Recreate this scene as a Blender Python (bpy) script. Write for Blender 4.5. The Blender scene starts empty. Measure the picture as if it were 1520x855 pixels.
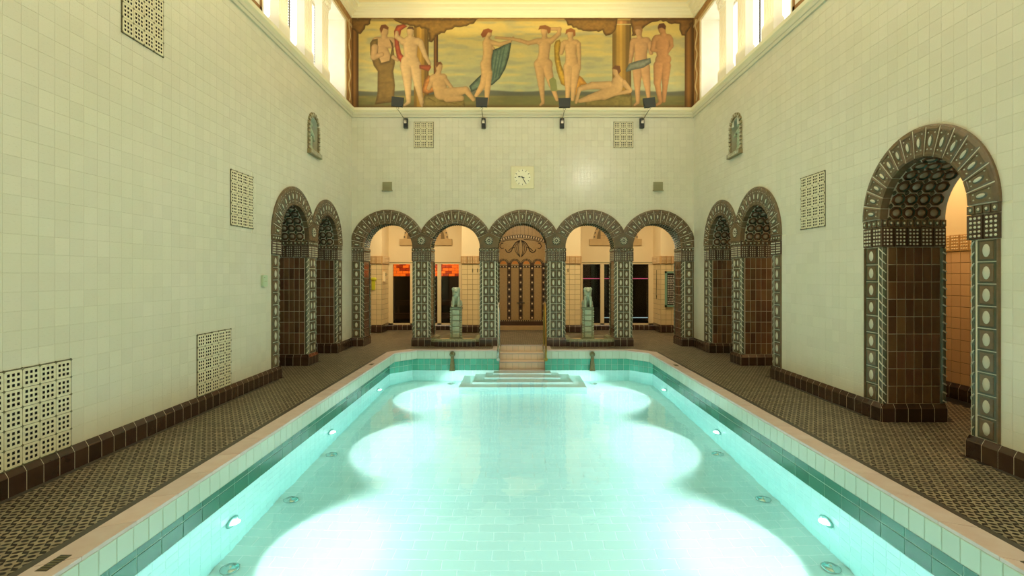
import bpy, bmesh, math, random
import numpy as np
from mathutils import Vector, Matrix, Euler
random.seed(7)
PI = math.pi
C = bpy.context.scene.collection
sc = bpy.context.scene

# ------------------------------------------------------------------ camera, world, light, exposure
FPX = 780.0; CH = 1.75
VPU, VPV = 764.0, 408.0
cam_d = bpy.data.cameras.new('camera'); cam = bpy.data.objects.new('camera', cam_d); C.objects.link(cam)
cam_d.sensor_width = 36; cam_d.lens = 36*FPX/1520
cam_d.shift_x = -(VPU-760)/1520; cam_d.shift_y = -(427.5-VPV)/1520
cam_d.clip_start = 0.05; cam_d.clip_end = 100
cam.location = (0, 0, CH); cam.rotation_euler = (PI/2, 0, 0)
sc.camera = cam
sc.view_settings.view_transform = 'Standard'; sc.view_settings.look = 'None'
sc.view_settings.gamma = 1; sc.view_settings.exposure = 0.0
try:
    sc.cycles.use_denoising = True
    sc.cycles.caustics_refractive = True; sc.cycles.caustics_reflective = False
    sc.cycles.blur_glossy = 1.0
    sc.cycles.sample_clamp_indirect = 6.0
    sc.cycles.max_bounces = 10; sc.cycles.diffuse_bounces = 5; sc.cycles.glossy_bounces = 3
    sc.cycles.transmission_bounces = 8
except Exception: pass
world = bpy.data.worlds.new('world'); sc.world = world; world.use_nodes = True
world.node_tree.nodes['Background'].inputs[0].default_value = (0.75, 0.87, 1, 1)
world.node_tree.nodes['Background'].inputs[1].default_value = 1.0

def area(name, loc, rot, sx, sy, power, col, spread=None):
    l = bpy.data.lights.new(name, 'AREA'); l.shape = 'RECTANGLE'; l.size = sx; l.size_y = sy
    l.energy = power; l.color = col
    if spread: l.spread = spread
    o = bpy.data.objects.new(name, l); C.objects.link(o); o.location = loc; o.rotation_euler = rot
    return o
def spot(name, loc, target, power, col, ang, blend=0.3, rad=0.05):
    l = bpy.data.lights.new(name, 'SPOT'); l.energy = power; l.color = col; l.spot_size = math.radians(ang); l.spot_blend = blend
    l.shadow_soft_size = rad
    o = bpy.data.objects.new(name, l); C.objects.link(o); o.location = loc
    o.rotation_euler = (Vector(target)-Vector(loc)).to_track_quat('-Z', 'Y').to_euler()
    return o
XL, XR, YB, YN = -3.995, 4.39, 12.88, -3.0      # hall side walls, arcade wall, wall behind the camera
GAX = 0.193                                     # axis of the arcade
# unseen fill sheet under the ceiling, uplights on the ledges and before the mural
area('ceiling_fill', (0.2, 4.5, 8.27), (0, 0, 0), 7.6, 14.5, 290, (1.0, 0.90, 0.70))
for x_, r_ in ((XL+0.3, 0.35), (XR-0.3, -0.35)):
    area('ledge_uplight', (x_, 6.5, 5.95), (PI, r_, 0), 0.1, 12.0, 70, (1.0, 0.80, 0.45))
area('end_uplight', (0.2, 12.5, 7.6), (PI, 0, 0), 5.0, 0.1, 14, (1.0, 0.80, 0.45))
area('hall_lamp', (3.6, -1.2, 6.8), (math.radians(80), 0, math.radians(12)), 0.4, 0.4, 110, (1.0, 0.93, 0.80))
# gallery, alcove and corridor lamps
for x_, p_ in ((-2.9, 95), (3.2, 75)):
    area('gallery_light', (x_, 14.4, 3.96), (0, 0, 0), 1.6, 1.6, p_, (1.0, 0.78, 0.50))
area('alcove_light', (GAX, 14.5, 3.93), (0.5, 0, 0), 1.0, 0.5, 45, (1.0, 0.80, 0.52))
area('corridor_light', (5.7, 7.2, 3.9), (0, 0, 0), 0.6, 2.5, 48, (1.0, 0.70, 0.40))
area('sauna_fill', (-2.8, 17.2, 2.35), (0, 0, 0), 1.6, .3, 22, (1.0, 0.62, 0.32))  # unseen light added to brighten the bench behind the left glass
# underwater floods in the long sides of the pool
for y_ in (-0.35, 2.4, 5.15, 7.9, 10.65):
    for s_ in (-1, 1):
        xw = -2.78+0.07 if s_ < 0 else 3.07-0.07
        spot('underwater_light', (xw, y_, -1.0), (xw-s_*1.0, y_, -1.14), 370, (1.0, 0.965, 0.95), 122, 0.5, 0.05)

# ------------------------------------------------------------------ materials
MATS = {}
def srgb(c):
    return tuple(((v/255)/12.92 if v/255 <= .04045 else ((v/255+.055)/1.055)**2.4) for v in c)
def mat(name, rgb, rough=0.5, var=0.0, noise=0.0, nscale=8, metal=0, spec=0.5, bump=0.0, bscale=30, rgb2=None, coat=0, emit=None, estr=0, n2=0.0):
    """rgb as sRGB 0-255; var = piece-to-piece value change; noise mixes towards rgb2"""
    m = bpy.data.materials.new(name); m.use_nodes = True; nt = m.node_tree; N = nt.nodes; L = nt.links
    b = N['Principled BSDF']; base = srgb(rgb)
    b.inputs['Roughness'].default_value = rough; b.inputs['Metallic'].default_value = metal
    b.inputs['Specular IOR Level'].default_value = spec
    if coat: b.inputs['Coat Weight'].default_value = coat; b.inputs['Coat Roughness'].default_value = 0.08
    col = N.new('ShaderNodeRGB'); col.outputs[0].default_value = (*base, 1); out = col.outputs[0]
    tc = N.new('ShaderNodeNewGeometry')
    if noise or rgb2:
        nz = N.new('ShaderNodeTexNoise'); nz.inputs['Scale'].default_value = nscale; nz.inputs['Detail'].default_value = 5
        L.new(tc.outputs['Position'], nz.inputs['Vector'])
        mp = N.new('ShaderNodeMapRange'); mp.inputs[1].default_value = .3; mp.inputs[2].default_value = .7
        mp.inputs[4].default_value = noise; L.new(nz.outputs[0], mp.inputs[0])
        mx = N.new('ShaderNodeMix'); mx.data_type = 'RGBA'
        L.new(mp.outputs[0], mx.inputs[0]); L.new(out, mx.inputs[6])
        mx.inputs[7].default_value = (*(srgb(rgb2) if rgb2 else tuple(v*.5 for v in base)), 1); out = mx.outputs[2]
    if var:
        oi = N.new('ShaderNodeObjectInfo'); ad = N.new('ShaderNodeMath'); ad.operation = 'ADD'
        L.new(oi.outputs['Random'], ad.inputs[0]); L.new(tc.outputs['Random Per Island'], ad.inputs[1])
        fr = N.new('ShaderNodeMath'); fr.operation = 'FRACT'; L.new(ad.outputs[0], fr.inputs[0])
        mr = N.new('ShaderNodeMapRange'); mr.inputs[3].default_value = 1-var; mr.inputs[4].default_value = 1+var; L.new(fr.outputs[0], mr.inputs[0])
        hs = N.new('ShaderNodeHueSaturation'); L.new(mr.outputs[0], hs.inputs['Value']); L.new(out, hs.inputs['Color'])
        hr = N.new('ShaderNodeMapRange'); hr.inputs[3].default_value = .5-var*.03; hr.inputs[4].default_value = .5+var*.03
        f2 = N.new('ShaderNodeMath'); f2.operation = 'MULTIPLY'; f2.inputs[1].default_value = 7.3; L.new(fr.outputs[0], f2.inputs[0])
        f3 = N.new('ShaderNodeMath'); f3.operation = 'FRACT'; L.new(f2.outputs[0], f3.inputs[0]); L.new(f3.outputs[0], hr.inputs[0]); L.new(hr.outputs[0], hs.inputs['Hue'])
        out = hs.outputs[0]
    L.new(out, b.inputs['Base Color'])
    if bump:
        nb = N.new('ShaderNodeTexNoise'); nb.inputs['Scale'].default_value = bscale; nb.inputs['Detail'].default_value = 3; L.new(tc.outputs['Position'], nb.inputs['Vector'])
        bp = N.new('ShaderNodeBump'); bp.inputs['Strength'].default_value = bump; bp.inputs['Distance'].default_value = .01
        L.new(nb.outputs[0], bp.inputs['Height']); L.new(bp.outputs[0], b.inputs['Normal'])
    if emit:
        b.inputs['Emission Color'].default_value = (*srgb(emit), 1); b.inputs['Emission Strength'].default_value = estr
    MATS[name] = m
    return m
T = 0.155
mat('cream_grout', (212, 206, 176), .7)
mat('cream_tile', (217, 212, 191), .28, var=.03, noise=.35, nscale=1.6, rgb2=(208, 208, 176), bump=.12, bscale=9)
mat('grille_tile', (214, 206, 172), .35, var=.05)
mat('grille_line', (96, 92, 62), .6)
mat('dark_void', (18, 16, 12), .9)
mat('pale_grout', (200, 190, 164), .8)
mat('ring_glaze', (108, 88, 62), .24, var=.2, noise=.7, nscale=14, rgb2=(80, 74, 54), bump=.3, bscale=60)
mat('green_glaze', (64, 74, 56), .2, var=.2, noise=.7, nscale=12, rgb2=(92, 84, 62), bump=.3, bscale=60)
mat('brown_glaze', (88, 60, 38), .17, var=.35, noise=.7, nscale=5, rgb2=(108, 82, 54), bump=.2, bscale=30)
mat('pale_glaze', (188, 184, 160), .25, var=.08)
mat('boss_glaze', (142, 128, 104), .25, var=.1)
mat('capital_glaze', (72, 56, 40), .3, var=.15)
mat('plinth_glaze', (54, 36, 26), .18, var=.35, noise=.5, nscale=6, rgb2=(72, 54, 38))
mat('soffit_green', (28, 62, 48), .22, var=.2)
mat('plaster_warm', (232, 214, 172), .85, noise=.3, nscale=2, rgb2=(222, 200, 156))
mat('warm_tile', (222, 200, 150), .3, var=.04)
mat('warm_grout', (128, 108, 72), .8)
mat('gold_tile', (188, 152, 100), .35, var=.1)
mat('orange_tile', (210, 176, 134), .3, var=.06)
mat('ceiling_paint', (244, 226, 170), .9)
mat('cornice_paint', (236, 226, 188), .8)
mat('ledge_green', (214, 206, 176), .7)
mat('column_stone', (242, 234, 214), .6, noise=.3, nscale=5, rgb2=(230, 216, 184))
mat('painted_brown', (138, 96, 50), .8, noise=.8, nscale=9, rgb2=(178, 136, 74))
mat('stone_tan', (196, 168, 118), .7, noise=.4, nscale=8, rgb2=(176, 146, 98))
mat('coping_stone', (192, 180, 174), .5, var=.05, noise=.7, nscale=7, rgb2=(182, 162, 152))
mat('rim_tile', (176, 188, 168), .25, var=.04)
mat('rim_grout', (150, 156, 126), .8)
mat('teal_tile', (72, 152, 128), .22, var=.1)
mat('dark_teal_tile', (46, 106, 82), .25, var=.12)  # darker teal for the waterline courses of the long sides
mat('step_tile', (222, 200, 176), .35, var=.04)
mat('step_nosing', (252, 252, 250), .4)
mat('teal_grout', (168, 190, 168), .8)
mat('pool_tile', (226, 238, 234), .35, var=.03)
mat('pool_grout', (252, 253, 251), .8)
mat('mosaic_dark', (22, 20, 18), .5, spec=.3, noise=.8, nscale=30, rgb2=(42, 37, 32))
mat('mosaic_beige', (132, 122, 98), .45, var=.2)
mat('border_dark', (64, 60, 52), .5)
mat('brass', (168, 132, 66), .3, metal=1)
mat('chrome', (196, 196, 188), .22, metal=1)
mat('bronze', (92, 82, 48), .45, metal=.5, noise=.8, nscale=40, rgb2=(120, 126, 90))
mat('black_metal', (32, 40, 40), .5)
mat('lion_glaze', (150, 172, 146), .35, noise=.8, nscale=16, rgb2=(188, 192, 164), bump=.4, bscale=70)
mat('pedestal_glaze', (138, 146, 114), .35, noise=.8, nscale=12, rgb2=(104, 108, 82), bump=.3, bscale=50)
mat('bead_glaze', (172, 180, 150), .3)
mat('door_frame', (232, 214, 170), .5)
mat('dark_wood', (84, 54, 32), .6, var=.2)
mat('vent_paint', (150, 146, 108), .6)
mat('clock_plate', (226, 218, 180), .5)
mat('clock_face', (240, 234, 206), .5)
mat('clock_mark', (90, 88, 62), .6)
mat('control_box', (178, 194, 158), .5)
mat('lime_plastic', (190, 190, 40), .5)
mat('board_teal', (120, 160, 136), .5)
mat('board_black', (22, 22, 24), .3)
mat('board_white', (210, 206, 190), .5)
mat('tess_black', (40, 28, 20), .4)
mat('tess_white', (226, 206, 166), .4)
mat('alcove_mosaic', (186, 156, 104), .4, noise=.6, nscale=20, rgb2=(162, 132, 84))
mat('alcove_dark', (84, 60, 40), .4, noise=.5, nscale=30)
mat('alcove_line', (58, 46, 34), .5)
mat('gold_arch', (214, 142, 66), .4)
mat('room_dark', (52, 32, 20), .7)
mat('salt_brick', (200, 90, 30), .6, emit=(255, 112, 20), estr=1.3)
mat('salt_brick_dim', (150, 50, 20), .6, emit=(220, 62, 8), estr=.5)
mat('pink_reflection', (255, 120, 160), .5, emit=(255, 110, 150), estr=1.0)
mat('white_glow', (220, 240, 255), .5, emit=(200, 235, 240), estr=1.2)
mat('pane_lit', (235, 240, 240), .5, emit=(236, 244, 255), estr=1.35)
mat('lead_strip', (120, 110, 80), .6)
mat('lamp_lens', (255, 255, 255), .3, emit=(235, 255, 250), estr=9)
mat('lamp_ring', (150, 190, 180), .35, metal=.6)
mat('figure_glaze', (168, 182, 150), .4, noise=.6, nscale=20, rgb2=(128, 146, 118))
mat('niche_glaze', (140, 122, 82), .4, var=.1, noise=.5, nscale=20, rgb2=(120, 128, 92))
mat('niche_inside', (92, 116, 96), .4)

def tile_relief(m):          # pressed square and cross motifs of the wall tiles
    nt = m.node_tree; N = nt.nodes; L = nt.links; b = N['Principled BSDF']
    g = N.new('ShaderNodeTexCoord')
    at = N.new('ShaderNodeNewGeometry'); sx = N.new('ShaderNodeSeparateXYZ'); L.new(at.outputs['Position'], sx.inputs[0])
    nm = N.new('ShaderNodeSeparateXYZ'); L.new(at.outputs['True Normal'], nm.inputs[0])
    ab = N.new('ShaderNodeMath'); ab.operation = 'ABSOLUTE'; L.new(nm.outputs[0], ab.inputs[0])
    gt = N.new('ShaderNodeMath'); gt.operation = 'GREATER_THAN'; gt.inputs[1].default_value = .7; L.new(ab.outputs[0], gt.inputs[0])
    mx = N.new('ShaderNodeMix'); L.new(gt.outputs[0], mx.inputs[0]); L.new(sx.outputs[0], mx.inputs[2]); L.new(sx.outputs[1], mx.inputs[3])
    def mth(op, a, b_=None):
        n = N.new('ShaderNodeMath'); n.operation = op
        for i, v in enumerate((a, b_)):
            if v is None: continue
            if isinstance(v, (int, float)): n.inputs[i].default_value = v
            else: L.new(v, n.inputs[i])
        return n.outputs[0]
    P = T/2
    def cell(v, off):
        f = mth('FRACT', mth('DIVIDE', mth('ADD', v, 20-off), P)); return mth('ABSOLUTE', mth('SUBTRACT', f, .5))
    cx = cell(mx.outputs[0], .07); cz = cell(sx.outputs[2], .215)
    mxm = mth('MAXIMUM', cx, cz); mnm = mth('MINIMUM', cx, cz)
    ring = mth('MULTIPLY', mth('GREATER_THAN', mxm, .16), mth('LESS_THAN', mxm, .34))
    cross = mth('MULTIPLY', mth('LESS_THAN', mnm, .12), mth('LESS_THAN', mxm, .38))
    ck = mth('FRACT', mth('MULTIPLY', mth('ADD', mth('FLOOR', mth('DIVIDE', mth('ADD', mx.outputs[0], 20-.07), P)), mth('FLOOR', mth('DIVIDE', mth('ADD', sx.outputs[2], 20-.215), P))), .5))
    sel = mth('GREATER_THAN', ck, .25)
    h = mth('ADD', mth('MULTIPLY', ring, sel), mth('MULTIPLY', cross, mth('SUBTRACT', 1, sel)))
    bp = N.new('ShaderNodeBump'); bp.inputs['Strength'].default_value = .7; bp.inputs['Distance'].default_value = .008
    L.new(h, bp.inputs['Height'])
    old = b.inputs['Normal'].links
    if old: L.new(old[0].from_socket, bp.inputs['Normal'])
    L.new(bp.outputs[0], b.inputs['Normal'])
    rr = N.new('ShaderNodeMapRange'); rr.inputs[3].default_value = .26; rr.inputs[4].default_value = .16; L.new(h, rr.inputs[0]); L.new(rr.outputs[0], b.inputs['Roughness'])
tile_relief(MATS['cream_tile'])

def glass_mat(name, tint, gl=.12, rough=.02):
    m = bpy.data.materials.new(name); m.use_nodes = True; nt = m.node_tree; N = nt.nodes; L = nt.links; N.clear()
    o = N.new('ShaderNodeOutputMaterial'); mx = N.new('ShaderNodeMixShader'); t = N.new('ShaderNodeBsdfTransparent'); g = N.new('ShaderNodeBsdfGlossy')
    t.inputs[0].default_value = (*tint, 1); g.inputs['Roughness'].default_value = rough
    fr = N.new('ShaderNodeFresnel'); fr.inputs[0].default_value = 1.5
    L.new(fr.outputs[0], mx.inputs[0]); L.new(t.outputs[0], mx.inputs[1]); L.new(g.outputs[0], mx.inputs[2]); L.new(mx.outputs[0], o.inputs[0])
    MATS[name] = m
glass_mat('glass', (.75, .75, .72))
def water_mat():
    m = bpy.data.materials.new('water'); m.use_nodes = True; nt = m.node_tree; N = nt.nodes; L = nt.links; N.clear()
    o = N.new('ShaderNodeOutputMaterial'); g = N.new('ShaderNodeBsdfGlass'); g.inputs['IOR'].default_value = 1.33; g.inputs['Roughness'].default_value = 0.0
    geo = N.new('ShaderNodeNewGeometry')
    n1 = N.new('ShaderNodeTexNoise'); n1.inputs['Scale'].default_value = 1.6; n1.inputs['Detail'].default_value = 2
    n2 = N.new('ShaderNodeTexNoise'); n2.inputs['Scale'].default_value = 9; n2.inputs['Detail'].default_value = 2
    L.new(geo.outputs['Position'], n1.inputs['Vector']); L.new(geo.outputs['Position'], n2.inputs['Vector'])
    a = N.new('ShaderNodeMath'); a.operation = 'MULTIPLY_ADD'; a.inputs[1].default_value = .12; L.new(n2.outputs[0], a.inputs[0]); L.new(n1.outputs[0], a.inputs[2])
    b = N.new('ShaderNodeBump'); b.inputs['Strength'].default_value = .35; b.inputs['Distance'].default_value = .02; L.new(a.outputs[0], b.inputs['Height']); L.new(b.outputs[0], g.inputs['Normal'])
    L.new(g.outputs[0], o.inputs['Surface'])
    v = N.new('ShaderNodeVolumeAbsorption'); v.inputs['Color'].default_value = (0.0, .90, .875, 1); v.inputs['Density'].default_value = .17
    L.new(v.outputs[0], o.inputs['Volume']); MATS['water'] = m
water_mat()

# ------------------------------------------------------------------ mesh helpers
class MB:
    def __init__(s): s.v = []; s.f = []; s.m = []; s.mats = []; s.sm = []
    def mi(s, m):
        if m not in s.mats: s.mats.append(m)
        return s.mats.index(m)
    def face(s, pts, m, sm=False):
        i = len(s.v); s.v += [tuple(p) for p in pts]; s.f.append(tuple(range(i, i+len(pts)))); s.m.append(s.mi(m)); s.sm.append(sm)
    def poly(s, verts, faces, m, sm=False):
        i = len(s.v); s.v += [tuple(p) for p in verts]; k = s.mi(m)
        for f in faces: s.f.append(tuple(i+j for j in f)); s.m.append(k); s.sm.append(sm)
    def box(s, a, b, m, M=None):
        x0, y0, z0 = a; x1, y1, z1 = b
        v = [(x0,y0,z0),(x1,y0,z0),(x1,y1,z0),(x0,y1,z0),(x0,y0,z1),(x1,y0,z1),(x1,y1,z1),(x0,y1,z1)]
        if M: v = [tuple(M @ Vector(p)) for p in v]
        s.poly(v, [(0,3,2,1),(4,5,6,7),(0,1,5,4),(1,2,6,5),(2,3,7,6),(3,0,4,7)], m)
    def tile(s, x0, x1, z0, z1, y, d, bev, m):           # pillowed tile facing -y, back at y
        v = [(x0,y,z0),(x1,y,z0),(x1,y,z1),(x0,y,z1),(x0+bev,y-d,z0+bev),(x1-bev,y-d,z0+bev),(x1-bev,y-d,z1-bev),(x0+bev,y-d,z1-bev)]
        s.poly(v, [(4,5,6,7),(0,1,5,4),(1,2,6,5),(2,3,7,6),(3,0,4,7)], m)
    def prism(s, pts, y0, y1, m, M=None, cap=True):         # polygon in xz, counter-clockwise seen from -y; front y1<y0
        n = len(pts); v = [(p[0], y0, p[1]) for p in pts]+[(p[0], y1, p[1]) for p in pts]
        if M: v = [tuple(M @ Vector(p)) for p in v]
        f = [(i, (i+1) % n, n+(i+1) % n, n+i) for i in range(n)]+[tuple(range(n, 2*n))]
        s.poly(v, f, m)
    def dome(s, cx, cz, rx, rz, y, h, m, n=10, ang=0):    # low elliptic boss on a -y face
        v = []; ca, sa = math.cos(ang), math.sin(ang)
        for q, (k, yy) in enumerate(((1, 0), (.7, .75))):
            for i in range(n):
                a = 2*PI*i/n; px, pz = rx*k*math.cos(a), rz*k*math.sin(a)
                v.append((cx+px*ca-pz*sa, y-h*yy, cz+px*sa+pz*ca))
        v.append((cx, y-h, cz))
        f = [(i, (i+1) % n, n+(i+1) % n, n+i) for i in range(n)]+[(n+i, n+(i+1) % n, 2*n) for i in range(n)]
        s.poly(v, f, m, True)
    def cyl(s, p0, p1, r0, r1, m, n=12, caps=True):
        p0 = Vector(p0); p1 = Vector(p1); d = (p1-p0).normalized(); a = d.orthogonal().normalized(); b = d.cross(a); v = []
        for p, r in ((p0, r0), (p1, r1)):
            for i in range(n): t = 2*PI*i/n; v.append(p+a*r*math.cos(t)+b*r*math.sin(t))
        s.poly(v, [(i, (i+1) % n, n+(i+1) % n, n+i) for i in range(n)], m, True)
        if caps: s.poly(v, [tuple(range(n))[::-1], tuple(range(n, 2*n))], m)
    def tube(s, pts, r, m, n=10):
        P = [Vector(p) for p in pts]; v = []; a = None
        for i, p in enumerate(P):
            d = (P[min(i+1, len(P)-1)]-P[max(i-1, 0)]).normalized()
            a = (d.orthogonal() if a is None else (a-d*a.dot(d))).normalized(); b = d.cross(a)
            for k in range(n): t = 2*PI*k/n; v.append(p+(a*math.cos(t)+b*math.sin(t))*r)
        f = [(i*n+k, i*n+(k+1) % n, (i+1)*n+(k+1) % n, (i+1)*n+k) for i in range(len(P)-1) for k in range(n)]
        s.poly(v, f, m, True); s.poly(v, [tuple(range(n))[::-1], tuple(range(len(v)-n, len(v)))], m)
    def lathe(s, prof, m, n=20, c=(0, 0, 0), sx=1, sy=1, ang=0):
        v = []
        for r, z in prof:
            for k in range(n): t = 2*PI*k/n+ang; v.append((c[0]+r*sx*math.cos(t), c[1]+r*sy*math.sin(t), c[2]+z))
        f = [(i*n+k, i*n+(k+1) % n, (i+1)*n+(k+1) % n, (i+1)*n+k) for i in range(len(prof)-1) for k in range(n)]
        s.poly(v, f, m, n > 8); s.poly(v, [tuple(range(n))[::-1], tuple(range(len(v)-n, len(v)))], m)
    def ell(s, c, r, m, n=12, rot=None):
        v = []; R = Euler(rot).to_matrix() if rot else Matrix.Identity(3)
        for i in range(1, 7):
            for k in range(n):
                p = PI*i/7; t = 2*PI*k/n
                v.append(Vector(c)+R @ Vector((r[0]*math.sin(p)*math.cos(t), r[1]*math.sin(p)*math.sin(t), r[2]*math.cos(p))))
        v += [Vector(c)+R @ Vector((0, 0, r[2])), Vector(c)+R @ Vector((0, 0, -r[2]))]; q = len(v)-2
        f = [(i*n+k, (i+1)*n+k, (i+1)*n+(k+1) % n, i*n+(k+1) % n) for i in range(5) for k in range(n)]
        f += [(q, k, (k+1) % n) for k in range(n)]+[(q+1, 5*n+(k+1) % n, 5*n+k) for k in range(n)]
        s.poly(v, f, m, True)
    def mesh(s, name):
        me = bpy.data.meshes.new(name); me.from_pydata(s.v, [], s.f)
        for m in s.mats: me.materials.append(MATS[m])
        me.polygons.foreach_set('material_index', s.m); me.polygons.foreach_set('use_smooth', s.sm); me.update()
        return me
def put(name, me, parent=None, loc=(0, 0, 0), rot=(0, 0, 0), scale=None, kind=None):
    if isinstance(me, MB): me = me.mesh(name)
    o = bpy.data.objects.new(name, me); C.objects.link(o); o.location = loc; o.rotation_euler = rot
    if scale: o.scale = scale
    if parent: o.parent = parent
    if kind: o['kind'] = kind
    return o
def thing(name, label, cat, loc=(0, 0, 0), rotz=0, group=None, me=None):
    if isinstance(me, MB): me = me.mesh(name)
    o = bpy.data.objects.new(name, me); C.objects.link(o); o.location = loc; o.rotation_euler = (0, 0, rotz)
    o['label'] = label; o['category'] = cat; o['kind'] = 'thing'
    if group: o['group'] = group
    return o
FR = {'back': ((0, YB, 0), 0.0), 'left': ((XL, 0, 0), PI/2), 'right': ((XR, 0, 0), -PI/2)}
def toworld(side, s, y, z):
    (lx, ly, lz), r = FR[side]
    return Vector((lx+s*math.cos(r)-y*math.sin(r), ly+s*math.sin(r)+y*math.cos(r), lz+z))
def pix(p):
    return (VPU+FPX*p[0]/p[1], VPV-FPX*(p[2]-CH)/p[1]) if p[1] > .3 else (-9e3, -9e3)

# ------------------------------------------------------------------ walls
SPR, RI, RO, PITCH = 2.41, 0.60, 0.92, 1.65
ZL = 5.61
def wall_mb(s0, s1, z0, z1, thick, holes, m):
    mb = MB(); bp = {s0, s1}
    for h in holes:
        if h[0] == 'rect': bp |= {h[1], h[2]}
        else:
            for i in range(25): bp.add(round(h[1]-h[2]*math.cos(PI*i/24), 5))
    bp = sorted(x for x in bp if s0 <= x <= s1)
    def rng(h, s):
        if h[0] == 'rect': return h[3], h[4]
        return h[4], h[3]+math.sqrt(max(0, h[2]**2-(s-h[1])**2))
    for a, b in zip(bp, bp[1:]):
        if b-a < 1e-5: continue
        m_ = (a+b)/2; act = [h for h in holes if (h[1] < m_ < h[2] if h[0] == 'rect' else abs(m_-h[1]) < h[2])]
        act.sort(key=lambda h: rng(h, m_)[0]); la = lb = z0; first = True
        for h in act+[None]:
            (ha, ta), (hb, tb) = ((z1, z1), (z1, z1)) if h is None else (rng(h, a), rng(h, b))
            if max(ha-la, hb-lb) > 1e-4:
                mb.face([(a,0,la),(b,0,lb),(b,0,hb),(a,0,ha)], m); mb.face([(b,thick,lb),(a,thick,la),(a,thick,ha),(b,thick,hb)], m)
            if h is not None:
                if ha > z0+1e-4: mb.face([(a,0,ha),(b,0,hb),(b,thick,hb),(a,thick,ha)], m)
                mb.face([(b,0,tb),(a,0,ta),(a,thick,ta),(b,thick,tb)], m)
                la, lb = ta, tb
    for h in holes:
        sl, sr = (h[1], h[2]) if h[0] == 'rect' else (h[1]-h[2], h[1]+h[2]); lo = h[3] if h[0] == 'rect' else h[4]; hi = h[4] if h[0] == 'rect' else h[3]
        mb.face([(sl,0,lo),(sl,0,hi),(sl,thick,hi),(sl,thick,lo)], m); mb.face([(sr,0,hi),(sr,0,lo),(sr,thick,lo),(sr,thick,hi)], m)
    for s_ in (s0, s1): mb.face([(s_,0,z0),(s_,thick,z0),(s_,thick,z1),(s_,0,z1)], m)
    return mb
def clip(x0, x1, z0, z1, R):
    for a, b, c, d in R:
        if x0 < b-1e-4 and x1 > a+1e-4 and z0 < d-1e-4 and z1 > c+1e-4:
            opts = [(x0, min(x1, a), z0, z1), (max(x0, b), x1, z0, z1), (x0, x1, z0, min(z1, c)), (x0, x1, max(z0, d), z1)]
            x0, x1, z0, z1 = max(opts, key=lambda q: max(0, q[1]-q[0])*max(0, q[3]-q[2]))
            if x1-x0 < .012 or z1-z0 < .012: return None
    return x0, x1, z0, z1
def tile_field(wall, side, s0, s1, z0, z1, org, rects, circles, nind):
    full = []; rest = MB(); g = .0010
    i0 = math.floor((s0-org)/T); i1 = math.ceil((s1-org)/T)
    for i in range(i0, i1):
        for j in range(0, math.ceil((z1-z0)/T)):
            a, b = org+i*T, org+(i+1)*T; c, d = z0+j*T, z0+(j+1)*T
            q = (max(a, s0), min(b, s1), c, min(d, z1))
            if q[1]-q[0] < .012 or q[3]-q[2] < .012: continue
            q = clip(*q, rects)
            if not q: continue
            cor = [(x, z) for x in q[:2] for z in q[2:]]
            if any(all((x-cc)**2+(z-cz)**2 < r*r for x, z in cor) for cc, cz, r in circles): continue
            isf = abs(q[1]-q[0]-T) < 1e-4 and abs(q[3]-q[2]-T) < 1e-4
            sc_ = 0
            if isf and nind:
                pu = [pix(toworld(side, x, 0, z)) for x, z in cor]
                if all(-5 < u < 1525 and -5 < v < 860 for u, v in pu):
                    sc_ = abs((pu[0][0]-pu[2][0])*(pu[0][1]-pu[1][1]))
            full.append((sc_, q))
    full.sort(key=lambda t: -t[0])
    one = MB(); one.tile(-T/2+g*.4, T/2-g*.4, -T/2+g, T/2-g, 0, .0028, .0014, 'cream_tile'); me = one.mesh('tile')
    for k, (sv, q) in enumerate(full):
        if k < nind and sv > 0: put('tile', me, wall, ((q[0]+q[1])/2, 0, (q[2]+q[3])/2))
        else: rest.tile(q[0]+g*.4, q[1]-g*.4, q[2]+g, q[3]-g, 0, .0028, .0014, 'cream_tile')
    put('tile', rest, wall, kind='stuff')

back_c = [GAX+PITCH*k for k in (-2, -1, 0, 1, 2)]
left_c = [9.53, 11.18]; right_c = [-11.20, -9.55]; near_c = [-5.66]
HC = RI+.015
NZ = (4.10, 10.42)                                # niche sill height and position along the side walls
def arch_hole(c): return ('arch', c, HC, SPR, 0.0)
niche_l = ('arch', NZ[1], .235, 4.62, 4.16); niche_r = ('arch', -NZ[1], .235, 4.62, 4.16)
GR = {'left': [(3.94, 4.715, .215, .99), (5.335, 5.955, 4.22, 4.995), (7.38, 8.00, 2.455, 3.23), (6.60, 7.375, .215, .99)],
      'right': [(-8.04, -7.42, 2.445, 3.22)],
      'back': [(-2.46, -1.995, 4.87, 5.49), (2.43, 2.895, 4.87, 5.49)]}
def struct(name, mb, side=None, parent=None):
    loc, r = FR[side] if side else ((0, 0, 0), 0)
    o = put(name, mb, parent, loc, (0, 0, r)); o['kind'] = 'structure'; return o
wl = struct('wall_left', wall_mb(YN, YB+.0, 0, ZL, .72, [arch_hole(c) for c in left_c]+[niche_l], 'cream_grout'), 'left')
wr = struct('wall_right', wall_mb(-YB, -YN, 0, ZL, .75, [arch_hole(c) for c in right_c+near_c]+[niche_r], 'cream_grout'), 'right')
wb = struct('wall_back', wall_mb(XL, XR, 0, ZL, .60, [arch_hole(c) for c in back_c], 'cream_grout'), 'back')
tile_field(wl, 'left', YN, YB, .215, ZL, 3.94, GR['left']+[(8.62, 12.11, 0, SPR), (10.12, 10.72, 4.10, 4.70)], [(c, SPR, RO-.01) for c in left_c]+[(NZ[1], 4.66, .29)], 300)
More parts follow.
